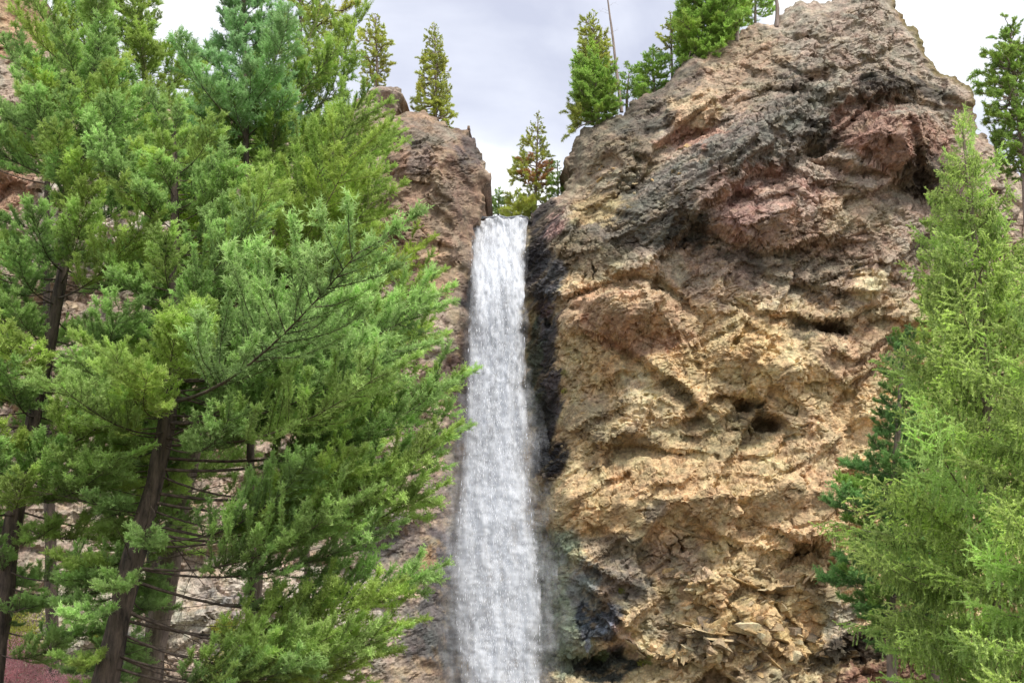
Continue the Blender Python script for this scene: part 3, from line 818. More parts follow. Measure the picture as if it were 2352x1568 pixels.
for line, th, n_ in [([(1560, 1430), (1640, 1455), (1720, 1450), (1800, 1470)], .10, 6), ([(1640, 1465), (1720, 1480), (1790, 1530)], .12, 5),
                     ([(1440, 1470), (1490, 1510), (1560, 1518), (1640, 1530), (1700, 1565)], .12, 7), ([(1560, 1215), (1620, 1235), (1700, 1265)], .08, 3),
                     ([(1850, 1330), (1890, 1300), (1930, 1340)], .10, 3), ([(1680, 1330), (1750, 1350), (1810, 1350)], .10, 4), ([(1690, 685), (1720, 700), (1745, 730)], .07, 3)]:
    for q in range(n_):
        t_ = (q + .5) / n_ * (len(line) - 1); i_ = min(int(t_), len(line) - 2); f_ = t_ - i_
        uu = line[i_][0] + (line[i_ + 1][0] - line[i_][0]) * f_; vv = line[i_][1] + (line[i_ + 1][1] - line[i_][1]) * f_
        an_ = -math.atan2(line[i_ + 1][1] - line[i_][1], line[i_ + 1][0] - line[i_][0])
        o = add('rock_slab', BLK[rng.randrange(12)], cliff_r)
        o.location = surf_r(uu, vv) + Vector((0, .1, 0))
        o.rotation_euler = (rng.uniform(-.2, .2), -an_ + rng.uniform(-.15, .15), rng.uniform(-.2, .2))
        o.scale = (rng.uniform(.5, .9), rng.uniform(.35, .5), th * rng.uniform(1.2, 2.2))

# ------------------------------------------------------------------ waterfall
WL = [(470, 1092), (500, 1086), (600, 1083), (700, 1079), (850, 1074), (1000, 1070), (1130, 1058), (1250, 1048), (1340, 1044), (1420, 1048), (1500, 1060), (1640, 1062)]
WR = [(470, 1206), (500, 1213), (560, 1207), (700, 1203), (900, 1207), (1100, 1214), (1200, 1222), (1300, 1234), (1450, 1240), (1640, 1236)]
wf = empty('waterfall', P(1150, 1640, 62.0))
tag(wf, kind='structure')


def sheet(k, y_off, wscale, dens, seed, v0=497):
    nv, nu = 420, 44
    V = np.linspace(v0, 1650, nv)
    l_ = np.interp(V, *zip(*WL)); r_ = np.interp(V, *zip(*WR))
    verts = []; den = []
    for j in range(nv):
        c = (l_[j] + r_[j]) / 2; hw = (r_[j] - l_[j]) / 2
        spread = 1 + (wscale - 1) * (.25 + .75 * sstep(520, 1300, V[j]))
        for i in range(nu):
            t = -1 + 2 * i / (nu - 1)
            yy = 62.5 - 2.0 * sstep(497, 700, V[j]) + y_off
            u_ = c + hw * spread * t
            lipv = (7 * math.sin(t * 5 + 1) * math.sin(t * 2.1 + .4) + 5 * t * t + 2 * math.sin(t * 19)) * (1 - min(1, (V[j] - v0) / 30))
            p = P(u_, V[j] + lipv, yy)
            verts.append((p.x, p.y - .35 * math.cos(t * 1.4) + (1.4 * max(0, 1 - (V[j] - v0) / 9) ** 2 if k < 4 else 0), p.z))
            wv_ = .10 * math.sin(V[j] / 23 + k) + .07 * math.sin(V[j] / 9.3 + 2 * k) + .05 * math.sin(V[j] / 57); e_ = 1 - min(1, abs(t + wv_ * .5) * (1.0 + .6 * wv_)) ** (2.0 if k < 2 else 1.4)
            den.append(dens * min(1, max(0, e_) * (1.9 if k < 2 else 1.15)))
    verts = np.array(verts); den = np.array(den)
    n_ = fbm(verts[:, 0] / .35, verts[:, 2] / 2.2, 4, seed)
    m_ = fbm(verts[:, 0] / .12, verts[:, 2] / .5, 3, seed + 5)
    verts[:, 1] += .30 * n_ + .12 * m_
    verts[:, 0] += .05 * fbm(verts[:, 0] / .5, verts[:, 2] / .7, 3, seed + 9)
    idx = np.arange(nv * nu).reshape(nv, nu)
    F = np.stack([idx[:-1, :-1], idx[:-1, 1:], idx[1:, 1:], idx[1:, :-1]], -1).reshape(-1, 4)
    me = bpy.data.meshes.new('water_sheet'); base = wf.location
    me.from_pydata((verts - np.array(base)).tolist(), [], F.tolist())
    for p in me.polygons: p.use_smooth = True
    a_ = me.attributes.new('foam', 'FLOAT', 'POINT'); a_.data.foreach_set('value', den.astype(np.float32))
    me.materials.append(M_WATER)
    add('water_sheet', me, wf)


sheet(0, .25, 1.0, 1.2, 11)
sheet(1, -.05, 1.06, .85, 12)
sheet(4, -.4, 1.5, .5, 15, 520)
sheet(5, -.2, 1.9, .32, 16, 900)


def droplets():
    rs = np.random.RandomState(5)
    N = 4200
    V = 500 + 1140 * rs.rand(N) ** .8
    l_ = np.interp(V, *zip(*WL)); r_ = np.interp(V, *zip(*WR))
    t = np.clip(rs.normal(0, .45, N), -1.0, 1.0)
    U = (l_ + r_) / 2 + (r_ - l_) / 2 * t
    vs, fs = [], []
    base = wf.location
    o4 = np.array([(1, 0, 0), (0, 1, 0), (-1, 0, 0), (0, -1, 0)])
    for k in range(N):
        yy = 62.3 - 2.0 * float(sstep(497, 700, V[k])) - .3 - rs.rand() * .5
        p = P(U[k], V[k], yy) - base
        r = .008 + .012 * rs.rand() ** 2; L = r * rs.uniform(2, 7)
        n0 = len(vs)
        for q in o4: vs.append((p.x + q[0] * r, p.y + q[1] * r, p.z))
        vs.append((p.x, p.y, p.z + L)); vs.append((p.x, p.y, p.z - L))
        for a_, b_ in ((0, 1), (1, 2), (2, 3), (3, 0)):
            fs.append((n0 + a_, n0 + b_, n0 + 4)); fs.append((n0 + b_, n0 + a_, n0 + 5))
    me = bpy.data.meshes.new('water_drops'); me.from_pydata(vs, [], fs); me.materials.append(M_DROP)
    o = add('water_drops', me, wf); tag(o, kind='stuff')


droplets()


def stream():
    a_ = P(1086, 497, 62.6); b_ = P(1213, 497, 62.6)
    vs, fs = [], []
    for i in range(25):
        for j in range(9):
            t = j / 8; y = 62.55 + i * .8
            vs.append((a_.x + (b_.x - a_.x) * t + .3 * math.sin(i * .5), y, a_.z + .012 * i + .05 * math.sin(i * 1.7 + j * 2.1)))
    for i in range(24):
        for j in range(8):
            n_ = i * 9 + j; fs.append((n_, n_ + 1, n_ + 10, n_ + 9))
    me = bpy.data.meshes.new('stream'); me.from_pydata(vs, [], fs); me.materials.append(M_DROP)
    tag(add('stream', me), kind='structure')


stream()


# ------------------------------------------------------------------ branch meshes
class MeshAcc:
    def __init__(s): s.v = []; s.f = []; s.m = []; s.t = []; s.n = 0
    def tube(s, pts, r0, r1, sides=4, mat=0):
        pts = [Vector(p) for p in pts]; n = len(pts); rings = []
        for i, p in enumerate(pts):
            d = (pts[min(i + 1, n - 1)] - pts[max(i - 1, 0)]).normalized()
            a = d.orthogonal().normalized() if i == 0 else (last - d * last.dot(d)).normalized()
            last = a; b = d.cross(a); r = r0 + (r1 - r0) * i / (n - 1)
            rings.append([p + a * (r * math.cos(2 * math.pi * k / sides)) + b * (r * math.sin(2 * math.pi * k / sides)) for k in range(sides)])
        base = s.n; vs = np.array([tuple(v) for rg in rings for v in rg])
        fs = []
        for i in range(n - 1):
            for k in range(sides):
                k2 = (k + 1) % sides; a_ = base + i * sides; b_ = a_ + sides
                fs += [(a_ + k, a_ + k2, b_ + k2), (a_ + k, b_ + k2, b_ + k)]
        s.v.append(vs); s.f.append(np.array(fs)); s.m.append(np.full(len(fs), mat)); s.t.append(np.zeros(len(vs))); s.n += len(vs)
    def needles(s, B, D, T, length, width, rs, mat=1):
        """B base points, D directions (unit), T tip value"""
        n = len(B)
        if n == 0: return
        side = np.cross(D, rs.normal(size=(n, 3))); side /= np.linalg.norm(side, axis=1)[:, None] + 1e-9
        L = (length * rs.uniform(.7, 1.15, n))[:, None]
        w = width * .5
        vs = np.stack([B - side * w, B + side * w, B + D * L], 1).reshape(-1, 3)
        fs = np.arange(3 * n).reshape(n, 3) + s.n
        s.v.append(vs); s.f.append(fs); s.m.append(np.full(n, mat)); s.t.append(np.repeat(T, 3)); s.n += 3 * n
    def mesh(s, name, mats):
        V = np.concatenate(s.v); F = np.concatenate(s.f); M = np.concatenate(s.m); T = np.concatenate(s.t)
        me = bpy.data.meshes.new(name)
        me.vertices.add(len(V)); me.vertices.foreach_set('co', V.astype(np.float32).ravel())
        me.loops.add(F.size); me.loops.foreach_set('vertex_index', F.astype(np.int32).ravel())
        me.polygons.add(len(F)); me.polygons.foreach_set('loop_start', (np.arange(len(F)) * 3).astype(np.int32))
        me.polygons.foreach_set('material_index', M.astype(np.int32))
        me.update(calc_edges=True)
        a = me.attributes.new('tip', 'FLOAT', 'POINT'); a.data.foreach_set('value', np.clip(T, 0, 1).astype(np.float32))
        for m in mats: me.materials.append(m)
        return me


def unit(v): return v / (np.linalg.norm(v) + 1e-9)


def shoot_needles(acc, A, B, T0, T1, per_m, nl, nw, rs, spread=.9, up=0.0):
    """needles along segments A->B (arrays n x 3), bottle-brush"""
    A = np.array(A); B = np.array(B); T0 = np.array(T0); T1 = np.array(T1)
    L = np.linalg.norm(B - A, axis=1)
    cnt = np.maximum(3, (L * per_m).astype(int))
    rep = np.repeat(np.arange(len(A)), cnt)
    t = rs.rand(len(rep)) ** .85
    ax = (B - A) / (L[:, None] + 1e-9)
    d = ax[rep] * .75 + spread * rs.normal(size=(len(rep), 3)) * .62
    d[:, 2] += up
    d /= np.linalg.norm(d, axis=1)[:, None] + 1e-9
    base = A[rep] + (B - A)[rep] * t[:, None]
    acc.needles(base, d, T0[rep] * (1 - t) + T1[rep] * t, nl, nw, rs)


def fir_branch(L, seed, dens=1.0, nl=.055, nw=.012, puff=.15, droop=.10, name='fir'):
    rs = np.random.RandomState(seed); acc = MeshAcc()
    n = 10
    tt = np.linspace(0, 1, n)
    bend = rs.uniform(-.22, .22)
    dr = droop + (.14 if L > 2 else 0)
    ax = np.stack([tt * L, bend * L * (tt ** 2 - tt), L * (-dr * tt + (dr + .10) * tt ** 2.4)], 1)
    acc.tube(ax, .007 + .0045 * L, .003, 5)
    A, B, T0, T1 = [], [], [], []
    def at(t): return np.array([np.interp(t, tt, ax[:, k]) for k in range(3)])
    ns = int(8 + 7.5 * L)
    start = .36 if L > 2 else .2
    for i in range(ns):
        t = start + (1 - start) * (i + rs.rand()) / ns
        t = min(t, .99); p = at(t); ln = L * (.13 + .30 * (1 - t)) * rs.uniform(.7, 1.2) * (min(1, (t - start) * 4 + .45))
        ln = min(ln, 1.15)
        sgn = 1 if i % 2 else -1
        an = sgn * rs.uniform(.55, 1.05)
        d = unit(np.array([math.cos(an), math.sin(an), rs.normal(.15, .35)]))
        m = max(2, int(ln / .16))
        prev = p
        q = p; pts = [p]
        for k in range(m):
            d = unit(d + np.array([.06, 0, .17]) + rs.normal(0, .10, 3))
            q = q + d * ln / m; pts.append(q)
            fr = (k + 1) / m
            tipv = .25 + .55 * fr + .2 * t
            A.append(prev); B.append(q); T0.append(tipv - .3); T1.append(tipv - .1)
            nsh = max(2, int(2.3 * dens * ln / m / .1 * (.45 + .9 * fr) + rs.rand()))
            for w in range(nsh):
                a2 = rs.uniform(.4, 1.2) * (1 if rs.rand() > .5 else -1)
                hx = np.array([d[0] * math.cos(a2) - d[1] * math.sin(a2), d[0] * math.sin(a2) + d[1] * math.cos(a2), d[2]])
                hx = unit(hx + d * .35 + np.array([0, 0, rs.normal(.45, .55)]))
                sl_ = rs.uniform(.6, 1.2) * puff
                b0 = prev + (q - prev) * rs.rand()
                A.append(b0); B.append(b0 + hx * sl_); T0.append(tipv - .35); T1.append(tipv + .15)
            prev = q
        acc.tube(pts, .006, .002, 3)
        for w in range(7):
            hx = unit(d + rs.normal(0, .65, 3) + np.array([0, 0, .3])); A.append(q - d * rs.uniform(0, .1)); B.append(A[-1] + hx * puff * rs.uniform(.6, 1.1)); T0.append(.6); T1.append(1.0)
    shoot_needles(acc, A, B, T0, T1, 125 * dens, nl, nw, rs, 1.15, .1)
    return acc


def spruce_branch(L, seed, nl=.034, nw=.014):
    """arching axis, upturned side tips and hanging branchlets"""
    rs = np.random.RandomState(seed); acc = MeshAcc()
    n = 9; tt = np.linspace(0, 1, n)
    ax = np.stack([tt * L, rs.uniform(-.1, .1) * L * tt ** 2, L * (-.18 * tt + .30 * tt ** 2.4)], 1)
    acc.tube(ax, .007 + .005 * L, .002, 5)
    def at(t): return np.array([np.interp(t, tt, ax[:, k]) for k in range(3)])
    A, B, T0, T1 = [], [], [], []
    for i in range(n - 1):
        if tt[i] > .25: A.append(ax[i]); B.append(ax[i + 1]); T0.append(tt[i] - .2); T1.append(tt[i])
    ns = int(8 + 11 * L)
    for i in range(ns):
        t = min(.99, .16 + .84 * (i + rs.rand()) / ns); p = at(t)
        sgn = 1 if i % 2 else -1
        ln = min(.75, L * (.12 + .30 * (1 - t))) * rs.uniform(.7, 1.15)
        an = sgn * rs.uniform(.6, 1.0)
        d = unit(np.array([math.cos(an), math.sin(an), rs.normal(0, .12)]))
        m = max(2, int(ln / .11)); q = p
        for k in range(m):
            d = unit(d + np.array([.03, 0, .05]) + rs.normal(0, .08, 3)); q2 = q + d * ln / m
            fr = (k + 1) / m
            A.append(q); B.append(q2); T0.append(.2 + .5 * fr); T1.append(.3 + .7 * fr)
            for w in range(1):      # short side shoots
                hx = unit(d + rs.normal(0, .7, 3) + np.array([0, 0, .05])); sl_ = rs.uniform(.07, .15)
                b0 = q + (q2 - q) * rs.rand(); A.append(b0); B.append(b0 + hx * sl_); T0.append(.4); T1.append(.95)
            if rs.rand() < .62:                              # hanging branchlet
                b0 = q + (q2 - q) * rs.rand(); hl = rs.uniform(.12, .38) * (.6 + .6 * (1 - fr))
                hd = unit(np.array([rs.normal(0, .16), rs.normal(0, .16), -1.0])); e0 = b0 + hd * hl * .5
                hd2 = unit(hd + np.array([rs.normal(.12, .12), rs.normal(0, .12), 0])); e1 = e0 + hd2 * hl * .5
                A += [b0, e0]; B += [e0, e1]; T0 += [.25, .35]; T1 += [.35, .8]
            q = q2
    shoot_needles(acc, A, B, T0, T1, 210, nl, nw, rs, .62, .03)
    return acc


def pine_branch(L, seed, nl=.07, nw=.016, puffs=1.1):
    """forking twig whose ends carry round tufts"""
    rs = np.random.RandomState(seed); acc = MeshAcc(); NB, ND, NT = [], [], []
    def grow(p, d, ln, r, depth):
        m = 3; pts = [p]; q = p
        for k in range(m):
            d = unit(d + rs.normal(0, .16, 3) + np.array([0, 0, .06])); q = q + d * ln / m; pts.append(q)
        acc.tube(pts, r, r * .6, 4)
        if depth == 0:
            c = int(70 * puffs); dd = rs.normal(size=(c, 3)) + d * .8; dd /= np.linalg.norm(dd, axis=1)[:, None]
            NB.append(q - d * rs.uniform(0, .14, c)[:, None] + rs.normal(0, .02, (c, 3))); ND.append(dd); NT.append(rs.uniform(.2, 1, c)); return
        for k in range(3 if rs.rand() < .7 else 2):
            dd = unit(d + rs.normal(0, .55, 3) + np.array([.2, 0, .05]))
            grow(pts[-1] if k == 0 else pts[rs.randint(1, m + 1)], dd, ln * rs.uniform(.5, .75), r * .6, depth - 1)
    grow(np.zeros(3), np.array([1., 0, .05]), L * .42, .02 * L + .006, 3)
    acc.needles(np.concatenate(NB), np.concatenate(ND), np.concatenate(NT), nl, nw, rs)
    return acc


def bare_branch(L, seed):
    rs = np.random.RandomState(seed); acc = MeshAcc()
    def grow(p, d, ln, r, depth):
        m = 5; pts = [p]; q = p
        for k in range(m):
            d = unit(d + rs.normal(0, .09, 3)); q = q + d * ln / m; pts.append(q)
        acc.tube(pts, r, r * .35, 4)
        if depth == 0: return
        for k in range(int(rs.randint(3, 7))):
            i = rs.randint(1, m)
            dd = unit(d + rs.normal(0, .5, 3)); grow(pts[i], dd, ln * rs.uniform(.2, .5), r * .4, depth - 1)
    grow(np.zeros(3), np.array([1., 0, -.05]), L, .006 + .004 * L, 2)
    return acc


LIB = {}


def lib(kind, mat, bark):
    key = (kind, mat.name, bark.name)
    if key in LIB: return LIB[key]
    geo = ('geo', kind)
    if geo not in LIB:
        if kind == 'fir':
            LIB[geo] = [(1.3, fir_branch(1.3, s, 1.3)) for s in (1, 2, 8)] + [(2.4, fir_branch(2.4, s, 1.3)) for s in (3, 4, 5, 9)] + [(4.0, fir_branch(4.0, s, 1.25)) for s in (6, 7, 10)]
        elif kind == 'spruce':
            LIB[geo] = [(.7, spruce_branch(.7, s)) for s in (21, 22)] + [(1.4, spruce_branch(1.4, s)) for s in (23, 24)] + [(2.4, spruce_branch(2.4, s)) for s in (25, 26, 27)]
        elif kind == 'ridge':
            LIB[geo] = [(1.0, fir_branch(1.0, s, dens=1.0, nl=.055, nw=.016, puff=.13, droop=.1)) for s in (31, 32, 33)]
        elif kind == 'pine':
            LIB[geo] = [(1.2, pine_branch(1.2, s)) for s in (41, 42, 43, 44)]
        elif kind == 'bare':
            LIB[geo] = [(1.5, bare_branch(1.5, s)) for s in (51, 52, 53, 54)]
    LIB[key] = [(L, a.mesh(kind + '_branch', [bark, mat])) for L, a in LIB[geo]]
    return LIB[key]


def trunk_mesh(pts, r0, r1, mat, sides=14, seed=0):
    rs = np.random.RandomState(seed)
    P_ = [pts[0]]
    for a, b in zip(pts[:-1], pts[1:]):
        n = max(1, int((b - a).length / .35))
        for k in range(1, n + 1): P_.append(a.lerp(b, k / n))
    n = len(P_); vs = []; fs = []
    ph = rs.rand(sides) * 6
    for i, p in enumerate(P_):
        r = r0 + (r1 - r0) * i / (n - 1)
        for k in range(sides):
            a = 2 * math.pi * k / sides; rr = r * (1 + .10 * math.sin(ph[k] + i * .9) + rs.normal(0, .05))
            vs.append((p.x + rr * math.cos(a), p.y + rr * math.sin(a), p.z))
    for i in range(n - 1):
        for k in range(sides):
            k2 = (k + 1) % sides; a_, b_ = i * sides, (i + 1) * sides
            fs.append((a_ + k, a_ + k2, b_ + k2, b_ + k))
    me = bpy.data.meshes.new('trunk'); me.from_pydata(vs, [], fs); me.materials.append(mat)
    for p in me.polygons: p.use_smooth = True
    return me


def place_branch(crown, lst, base, direction, L, rng, name='branch', roll=.25):
    cand = sorted(lst, key=lambda q: abs(math.log(q[0] / L)))
    bl = cand[0][0]; c = [q for q in lst if q[0] == bl]
    l0, me = c[rng.randrange(len(c))]
    o = bpy.data.objects.new(name, me); COL.objects.link(o); o.parent = crown
    d = Vector(direction).normalized()
    x = d; z = Vector((0, 0, 1)); y = z.cross(x).normalized(); z = x.cross(y)
    m = Matrix((x, y, z)).transposed()
    q = m.to_quaternion() @ Quaternion((1, 0, 0), rng.uniform(-roll, roll))
    o.rotation_mode = 'QUATERNION'; o.rotation_quaternion = q
    o.location = Vector(base) - crown.parent.location
    s = L / l0
    o.scale = (s, s * rng.choice((1, -1)) if False else s, s)
    return o


def extents(poly, v):
    xs = []
    n = len(poly)
    for i in range(n):
        (x0, y0), (x1, y1) = poly[i], poly[(i + 1) % n]
        if (y0 > v) != (y1 > v): xs.append(x0 + (v - y0) * (x1 - x0) / (y1 - y0))
    return (min(xs), max(xs)) if xs else None


VOIDS = [[(430, 1010), (700, 1000), (700, 1075), (440, 1075)], [(400, 1330), (560, 1280), (660, 1340), (720, 1440), (680, 1568), (640, 1700), (350, 1700), (360, 1420)],
         [(80, 1200), (220, 1190), (230, 1270), (160, 1310), (80, 1270)], [(150, 1395), (250, 1400), (230, 1500), (130, 1480)],
         [(230, 480), (330, 500), (330, 560), (230, 560)], [(0, 420), (80, 400), (90, 470), (0, 500)], [(150, 690), (300, 660), (330, 740), (170, 740)], [(860, 905), (950, 900), (950, 960), (880, 950)],
         [(870, 1190), (960, 1200), (930, 1300), (850, 1260)], [(400, 10), (500, 10), (490, 90), (430, 110)], [(640, 1280), (700, 1240), (760, 1300), (740, 1400)]]


def in_poly(poly, x, y):
    c = False
    for i in range(len(poly)):
        (x0, y0), (x1, y1) = poly[i], poly[(i + 1) % len(poly)]
        if (y0 > y) != (y1 > y) and x < x0 + (y - y0) * (x1 - x0) / (y1 - y0): c = not c
    return c


def tree(name, label, cat, trunk_px, Y, r0, r1, poly, n, kind, mat, bark, seed, group=None, elev=(-.15, .35), extra=(), base_z=0.0,
         minlen=.4, fill=1.0, dry=0, stubs=0, open_low=0, whorl=0):
    """trunk_px: picture points from bottom to top on the plane Y; poly: crown outline"""
    rng = random.Random(seed)
    pts = [P(u, v, Y) for u, v in trunk_px]
    if base_z is not None:
        d = pts[1] - pts[0]; b = pts[0] + d * ((base_z - .3 - pts[0].z) / max(d.z, .2)) if pts[0].z > base_z + .1 else pts[0]
        if pts[0].z > base_z + .1: pts = [b] + pts
    root = empty(name, pts[0]); tag(root, label, cat, group)
    t = add('trunk', trunk_mesh([p - root.location for p in pts], r0, r1, bark, seed=seed), root)
    crown = empty('crown', (0, 0, 0), root)
    lst = lib(kind, mat, bark)
    # cumulative positions
    vis = [P(u, v, Y) for u, v in trunk_px]
    cum = [0]
    for a, b in zip(vis[:-1], vis[1:]): cum.append(cum[-1] + (b - a).length)
    def at(s_):
        for i in range(len(vis) - 1):
            if s_ <= cum[i + 1] or i == len(vis) - 2:
                return vis[i].lerp(vis[i + 1], (s_ - cum[i]) / (cum[i + 1] - cum[i] + 1e-9))
    mpp = Y / CP / FPX
    k = 0; az = rng.random() * 6.28
    vmin, vmax = min(p[1] for p in poly), max(p[1] for p in poly)
    for i in range(n):
        w_ = whorl
        s_ = cum[-1] * ((i + rng.random()) / n) if not w_ or i > n * .9 else cum[-1] * ((i // w_) * w_ + .5 * w_ + rng.uniform(-.12, .12) * w_) / n
        s_ = min(s_, cum[-1])
        p = at(s_); u, v = proj(p.x, p.y, p.z)
        if v < vmin or v > vmax: continue
        az += 2.399963 + rng.uniform(-.3, .3)
        c = math.cos(az)
        frac = s_ / cum[-1]
        el_ = elev[0] + (elev[1] - elev[0]) * frac + rng.uniform(-.12, .12)
        if frac > .93: el_ += (frac - .93) * 10
        e_ = extents(poly, v)
        if not e_: continue
        # look where the tip would be
        lr = (e_[1] - u if c > 0 else u - e_[0])
        v2 = v - abs(lr) * math.tan(el_) * abs(c)
        e2 = extents(poly, v2) or e_
        reach = (min(e_[1], e2[1]) - u if c > 0 else u - max(e_[0], e2[0])) if rng.random() < .7 else lr
        both = .5 * (e_[1] - e_[0])
        L = reach / max(abs(c), .01)
        L = min(L, both * 1.1 if abs(c) < .5 else 1e9) * mpp * rng.uniform(.72, 1.0) * fill / math.cos(el_)
        L = max(L, minlen)
        if L < .12: continue
        dv = Vector((c, math.sin(az), math.tan(el_))).normalized() * L
        if Y < 45 and any(in_poly(pl, *proj(*(p + dv * q_))) for q_ in (.3, .45, .6, .75, .9, 1.0) for pl in VOIDS): continue
        if open_low and frac < open_low and math.sin(az) < -.55: continue
        place_branch(crown, lst, p, (c, math.sin(az) , math.tan(el_)), L, rng)
    for ex in extra:   # explicit limbs: (start v, tip u, tip v, depth offset)
        v0, tu, tv, dy = ex[:4]
        best = min(range(200), key=lambda q: abs(proj(*at(cum[-1] * q / 199))[1] - v0)); b = at(cum[-1] * best / 199)
        tip = P(tu, tv, Y + dy); d = tip - b
        dd = d.normalized(); h = math.hypot(dd.x, dd.y)
        place_branch(crown, lib(*ex[4]) if len(ex) > 4 else lst, b, dd, d.length, rng)
    if stubs:
        bl = lib('bare', mat, bark)
        for i in range(stubs):
            s_ = cum[-1] * rng.uniform(0.02, .35); p = at(s_); az2 = rng.uniform(0, 6.28)
            place_branch(crown, bl, p, (math.cos(az2), math.sin(az2) * .6, rng.uniform(-.35, .25)), rng.uniform(.8, 2.4), rng, 'dead_branch')
    if dry:
        dl = lib('ridge' if Y > 50 else 'fir', dry[0], bark)
        for (du, dv, L, az_) in dry[1]:
            p = P(du, dv, Y - .45); place_branch(crown, dl, p, (math.cos(az_), math.sin(az_), .3), L, rng, 'dry_branch')
    return root, crown, at


# ---- the near conifers on the left
LG = 'tall firs crowding the left of the fall'
tree('fir_tree', 'large dark-trunked fir leaning right whose lower boughs reach over to the fall', 'tree',
     [(235, 1600), (300, 1300), (355, 1110), (385, 960), (400, 800), (402, 600), (400, 400), (398, 290)], 27, .29, .05,
     [(398, 262), (460, 330), (540, 400), (600, 480), (650, 600), (760, 720), (900, 800), (960, 900), (1000, 1000), (1020, 1100), (960, 1200), (900, 1300), (880, 1400), (850, 1568), (830, 1700), (120, 1700),
      (140, 1400), (180, 1150), (210, 950), (230, 800), (230, 640), (240, 500), (280, 390), (340, 300)], 210, 'fir', M_FIR, M_BARK, 1, LG, elev=(-.28, .3),
     extra=[(1500, 760, 1520, -1.4), (1530, 840, 1570, -.8), (1500, 690, 1575, -1.8), (1180, 200, 1160, -1), (1240, 330, 1250, -2), (1330, 250, 1370, -1.5), (1400, 150, 1440, -1.5), (1500, 180, 1540, -1), (1300, 120, 1300, -.6), (1080, 130, 1060, -1), (1000, 230, 950, -1.8), (1020, 520, 1000, -2.5), (960, 330, 900, -3), (855, 997, 735, -.5), (880, 982, 760, -1), (970, 982, 850, -.4), (1050, 1022, 950, -.8), (1080, 1027, 960, -1.4), (1130, 1017, 1080, -.6), (1150, 992, 1100, -1.3), (1200, 972, 1200, -.6),
            (1220, 932, 1190, -1.2), (1330, 962, 1385, -.8), (1300, 852, 1290, -1.4), (1400, 892, 1500, -.6), (1420, 882, 1420, -1.4), (1450, 852, 1540, -1.2), (1250, 780, 1130, -2), (1240, 700, 1120, -2.4),
            (1300, 800, 1220, -2.2), (1020, 852, 900, -2),  (980, 820, 860, -2.4), (1010, 740, 800, -2.2), (900, 640, 780, -2.6)], stubs=16, open_low=.42)
tree('fir_tree', 'yellow-green fir with grey-brown trunk behind the leaning dark one', 'tree',
     [(330, 1600), (380, 1350), (420, 1130), (470, 900), (540, 650), (590, 400), (620, 240)], 31, .30, .08,
     [(620, 200), (720, 210), (800, 235), (850, 310), (870, 420), (880, 520), (905, 620), (940, 720), (930, 820), (880, 900), (800, 1000), (400, 1000), (330, 800), (400, 600),
      (430, 420), (500, 320), (560, 240)], 190, 'fir', M_OLIVE, M_GBARK, 2, LG, elev=(-.2, .45),
     extra=[(420, 905, 345, -.6), (500, 870, 430, -1.2), (640, 880, 560, -.6), (300, 830, 150, -.3), (700, 960, 620, -1), (380, 860, 230, -.6), (760, 985, 690, -.4), (820, 960, 800, -1), (420, 860, 300, -1.6), (500, 820, 360, -2), (640, 840, 480, -2), (300, 700, 110, -.8)], stubs=18)
tree('fir_tree', 'tall blue-green fir at the left edge with a dark trunk leaving the frame', 'tree',
     [(-20, 1600), (15, 1300), (50, 1100), (100, 850), (150, 600), (190, 350), (215, 150), (225, 90)], 29, .25, .06,
     [(225, 60), (330, 200), (380, 350), (420, 500), (400, 620), (440, 750), (400, 900), (440, 1050), (400, 1200), (380, 1300), (330, 1420), (-250, 1450), (-200, 900), (-120, 500),
      (-40, 200), (100, 90)], 230, 'fir', M_LEFT, M_BARK, 3, LG, elev=(-.22, .4), dry=(M_BROWN, [(115, 850, .7, .4), (130, 900, .8, 2.4), (110, 870, .6, 3.6), (140, 905, .6, -1.), (120, 880, .7, -.5)]),
     extra=[(300, 20, 100, -.5), (700, -20, 560, -.5), (1200, 300, 1250, -1), (1350, 330, 1340, -1.2), (1450, 250, 1460, -1), (1250, 120, 1230, -1.2), (1400, 100, 1400, -.8), (1500, 130, 1500, -1.4), (1150, 160, 1120, -1.6), (1320, -10, 1250, -1)], stubs=8, open_low=.25)
tree('fir_tree', 'green fir behind the grove with its open twiggy top against the sky', 'tree',
     [(350, 1100), (345, 700), (340, 400), (335, 200), (325, 90), (320, -20)], 36, .24, .06,
     [(320, -60), (440, 60), (520, 140), (560, 260), (600, 500), (160, 500), (120, 300), (120, 120), (170, 0), (240, -50)], 170, 'fir', M_OLIVE, M_BARK, 5, LG, elev=(-.1, .5), fill=.9)
tree('fir_tree', 'pale blue-green fir leaving the top of the frame left of the pine', 'tree',
     [(575, 1000), (570, 600), (565, 300), (560, 0), (560, -160)], 29.5, .10, .05,
     [(560, -180), (640, -60), (655, 60), (690, 200), (720, 360), (400, 360), (420, 180), (470, 60), (500, -60)], 170, 'fir', M_BLUE, M_BARK, 6, LG, elev=(.0, .7))
tree('pine_tree', 'sparse dark pine spreading over the sky above the grove', 'tree',
     [(700, 900), (695, 500), (690, 250), (690, 100), (690, -120)], 42, .1, .05,
     [(690, -160), (800, -80), (855, 10), (820, 80), (780, 140), (720, 260), (640, 260), (600, 100), (600, -100)], 70, 'pine', M_RIDGE, M_BARK, 7, None, elev=(0, .3))
tree('fir_tree', 'dark fir filling the gap low between the left trunks and the spire', 'tree',
     [(760, 1500), (770, 1200), (780, 900), (790, 600), (790, 500)], 38, .09, .04,
     [(790, 450), (850, 560), (900, 700), (920, 850), (905, 1000), (880, 1120), (680, 1130), (660, 900), (680, 700), (730, 550)], 110, 'fir', M_FIR, M_BARK, 8, LG, elev=(-.1, .5))
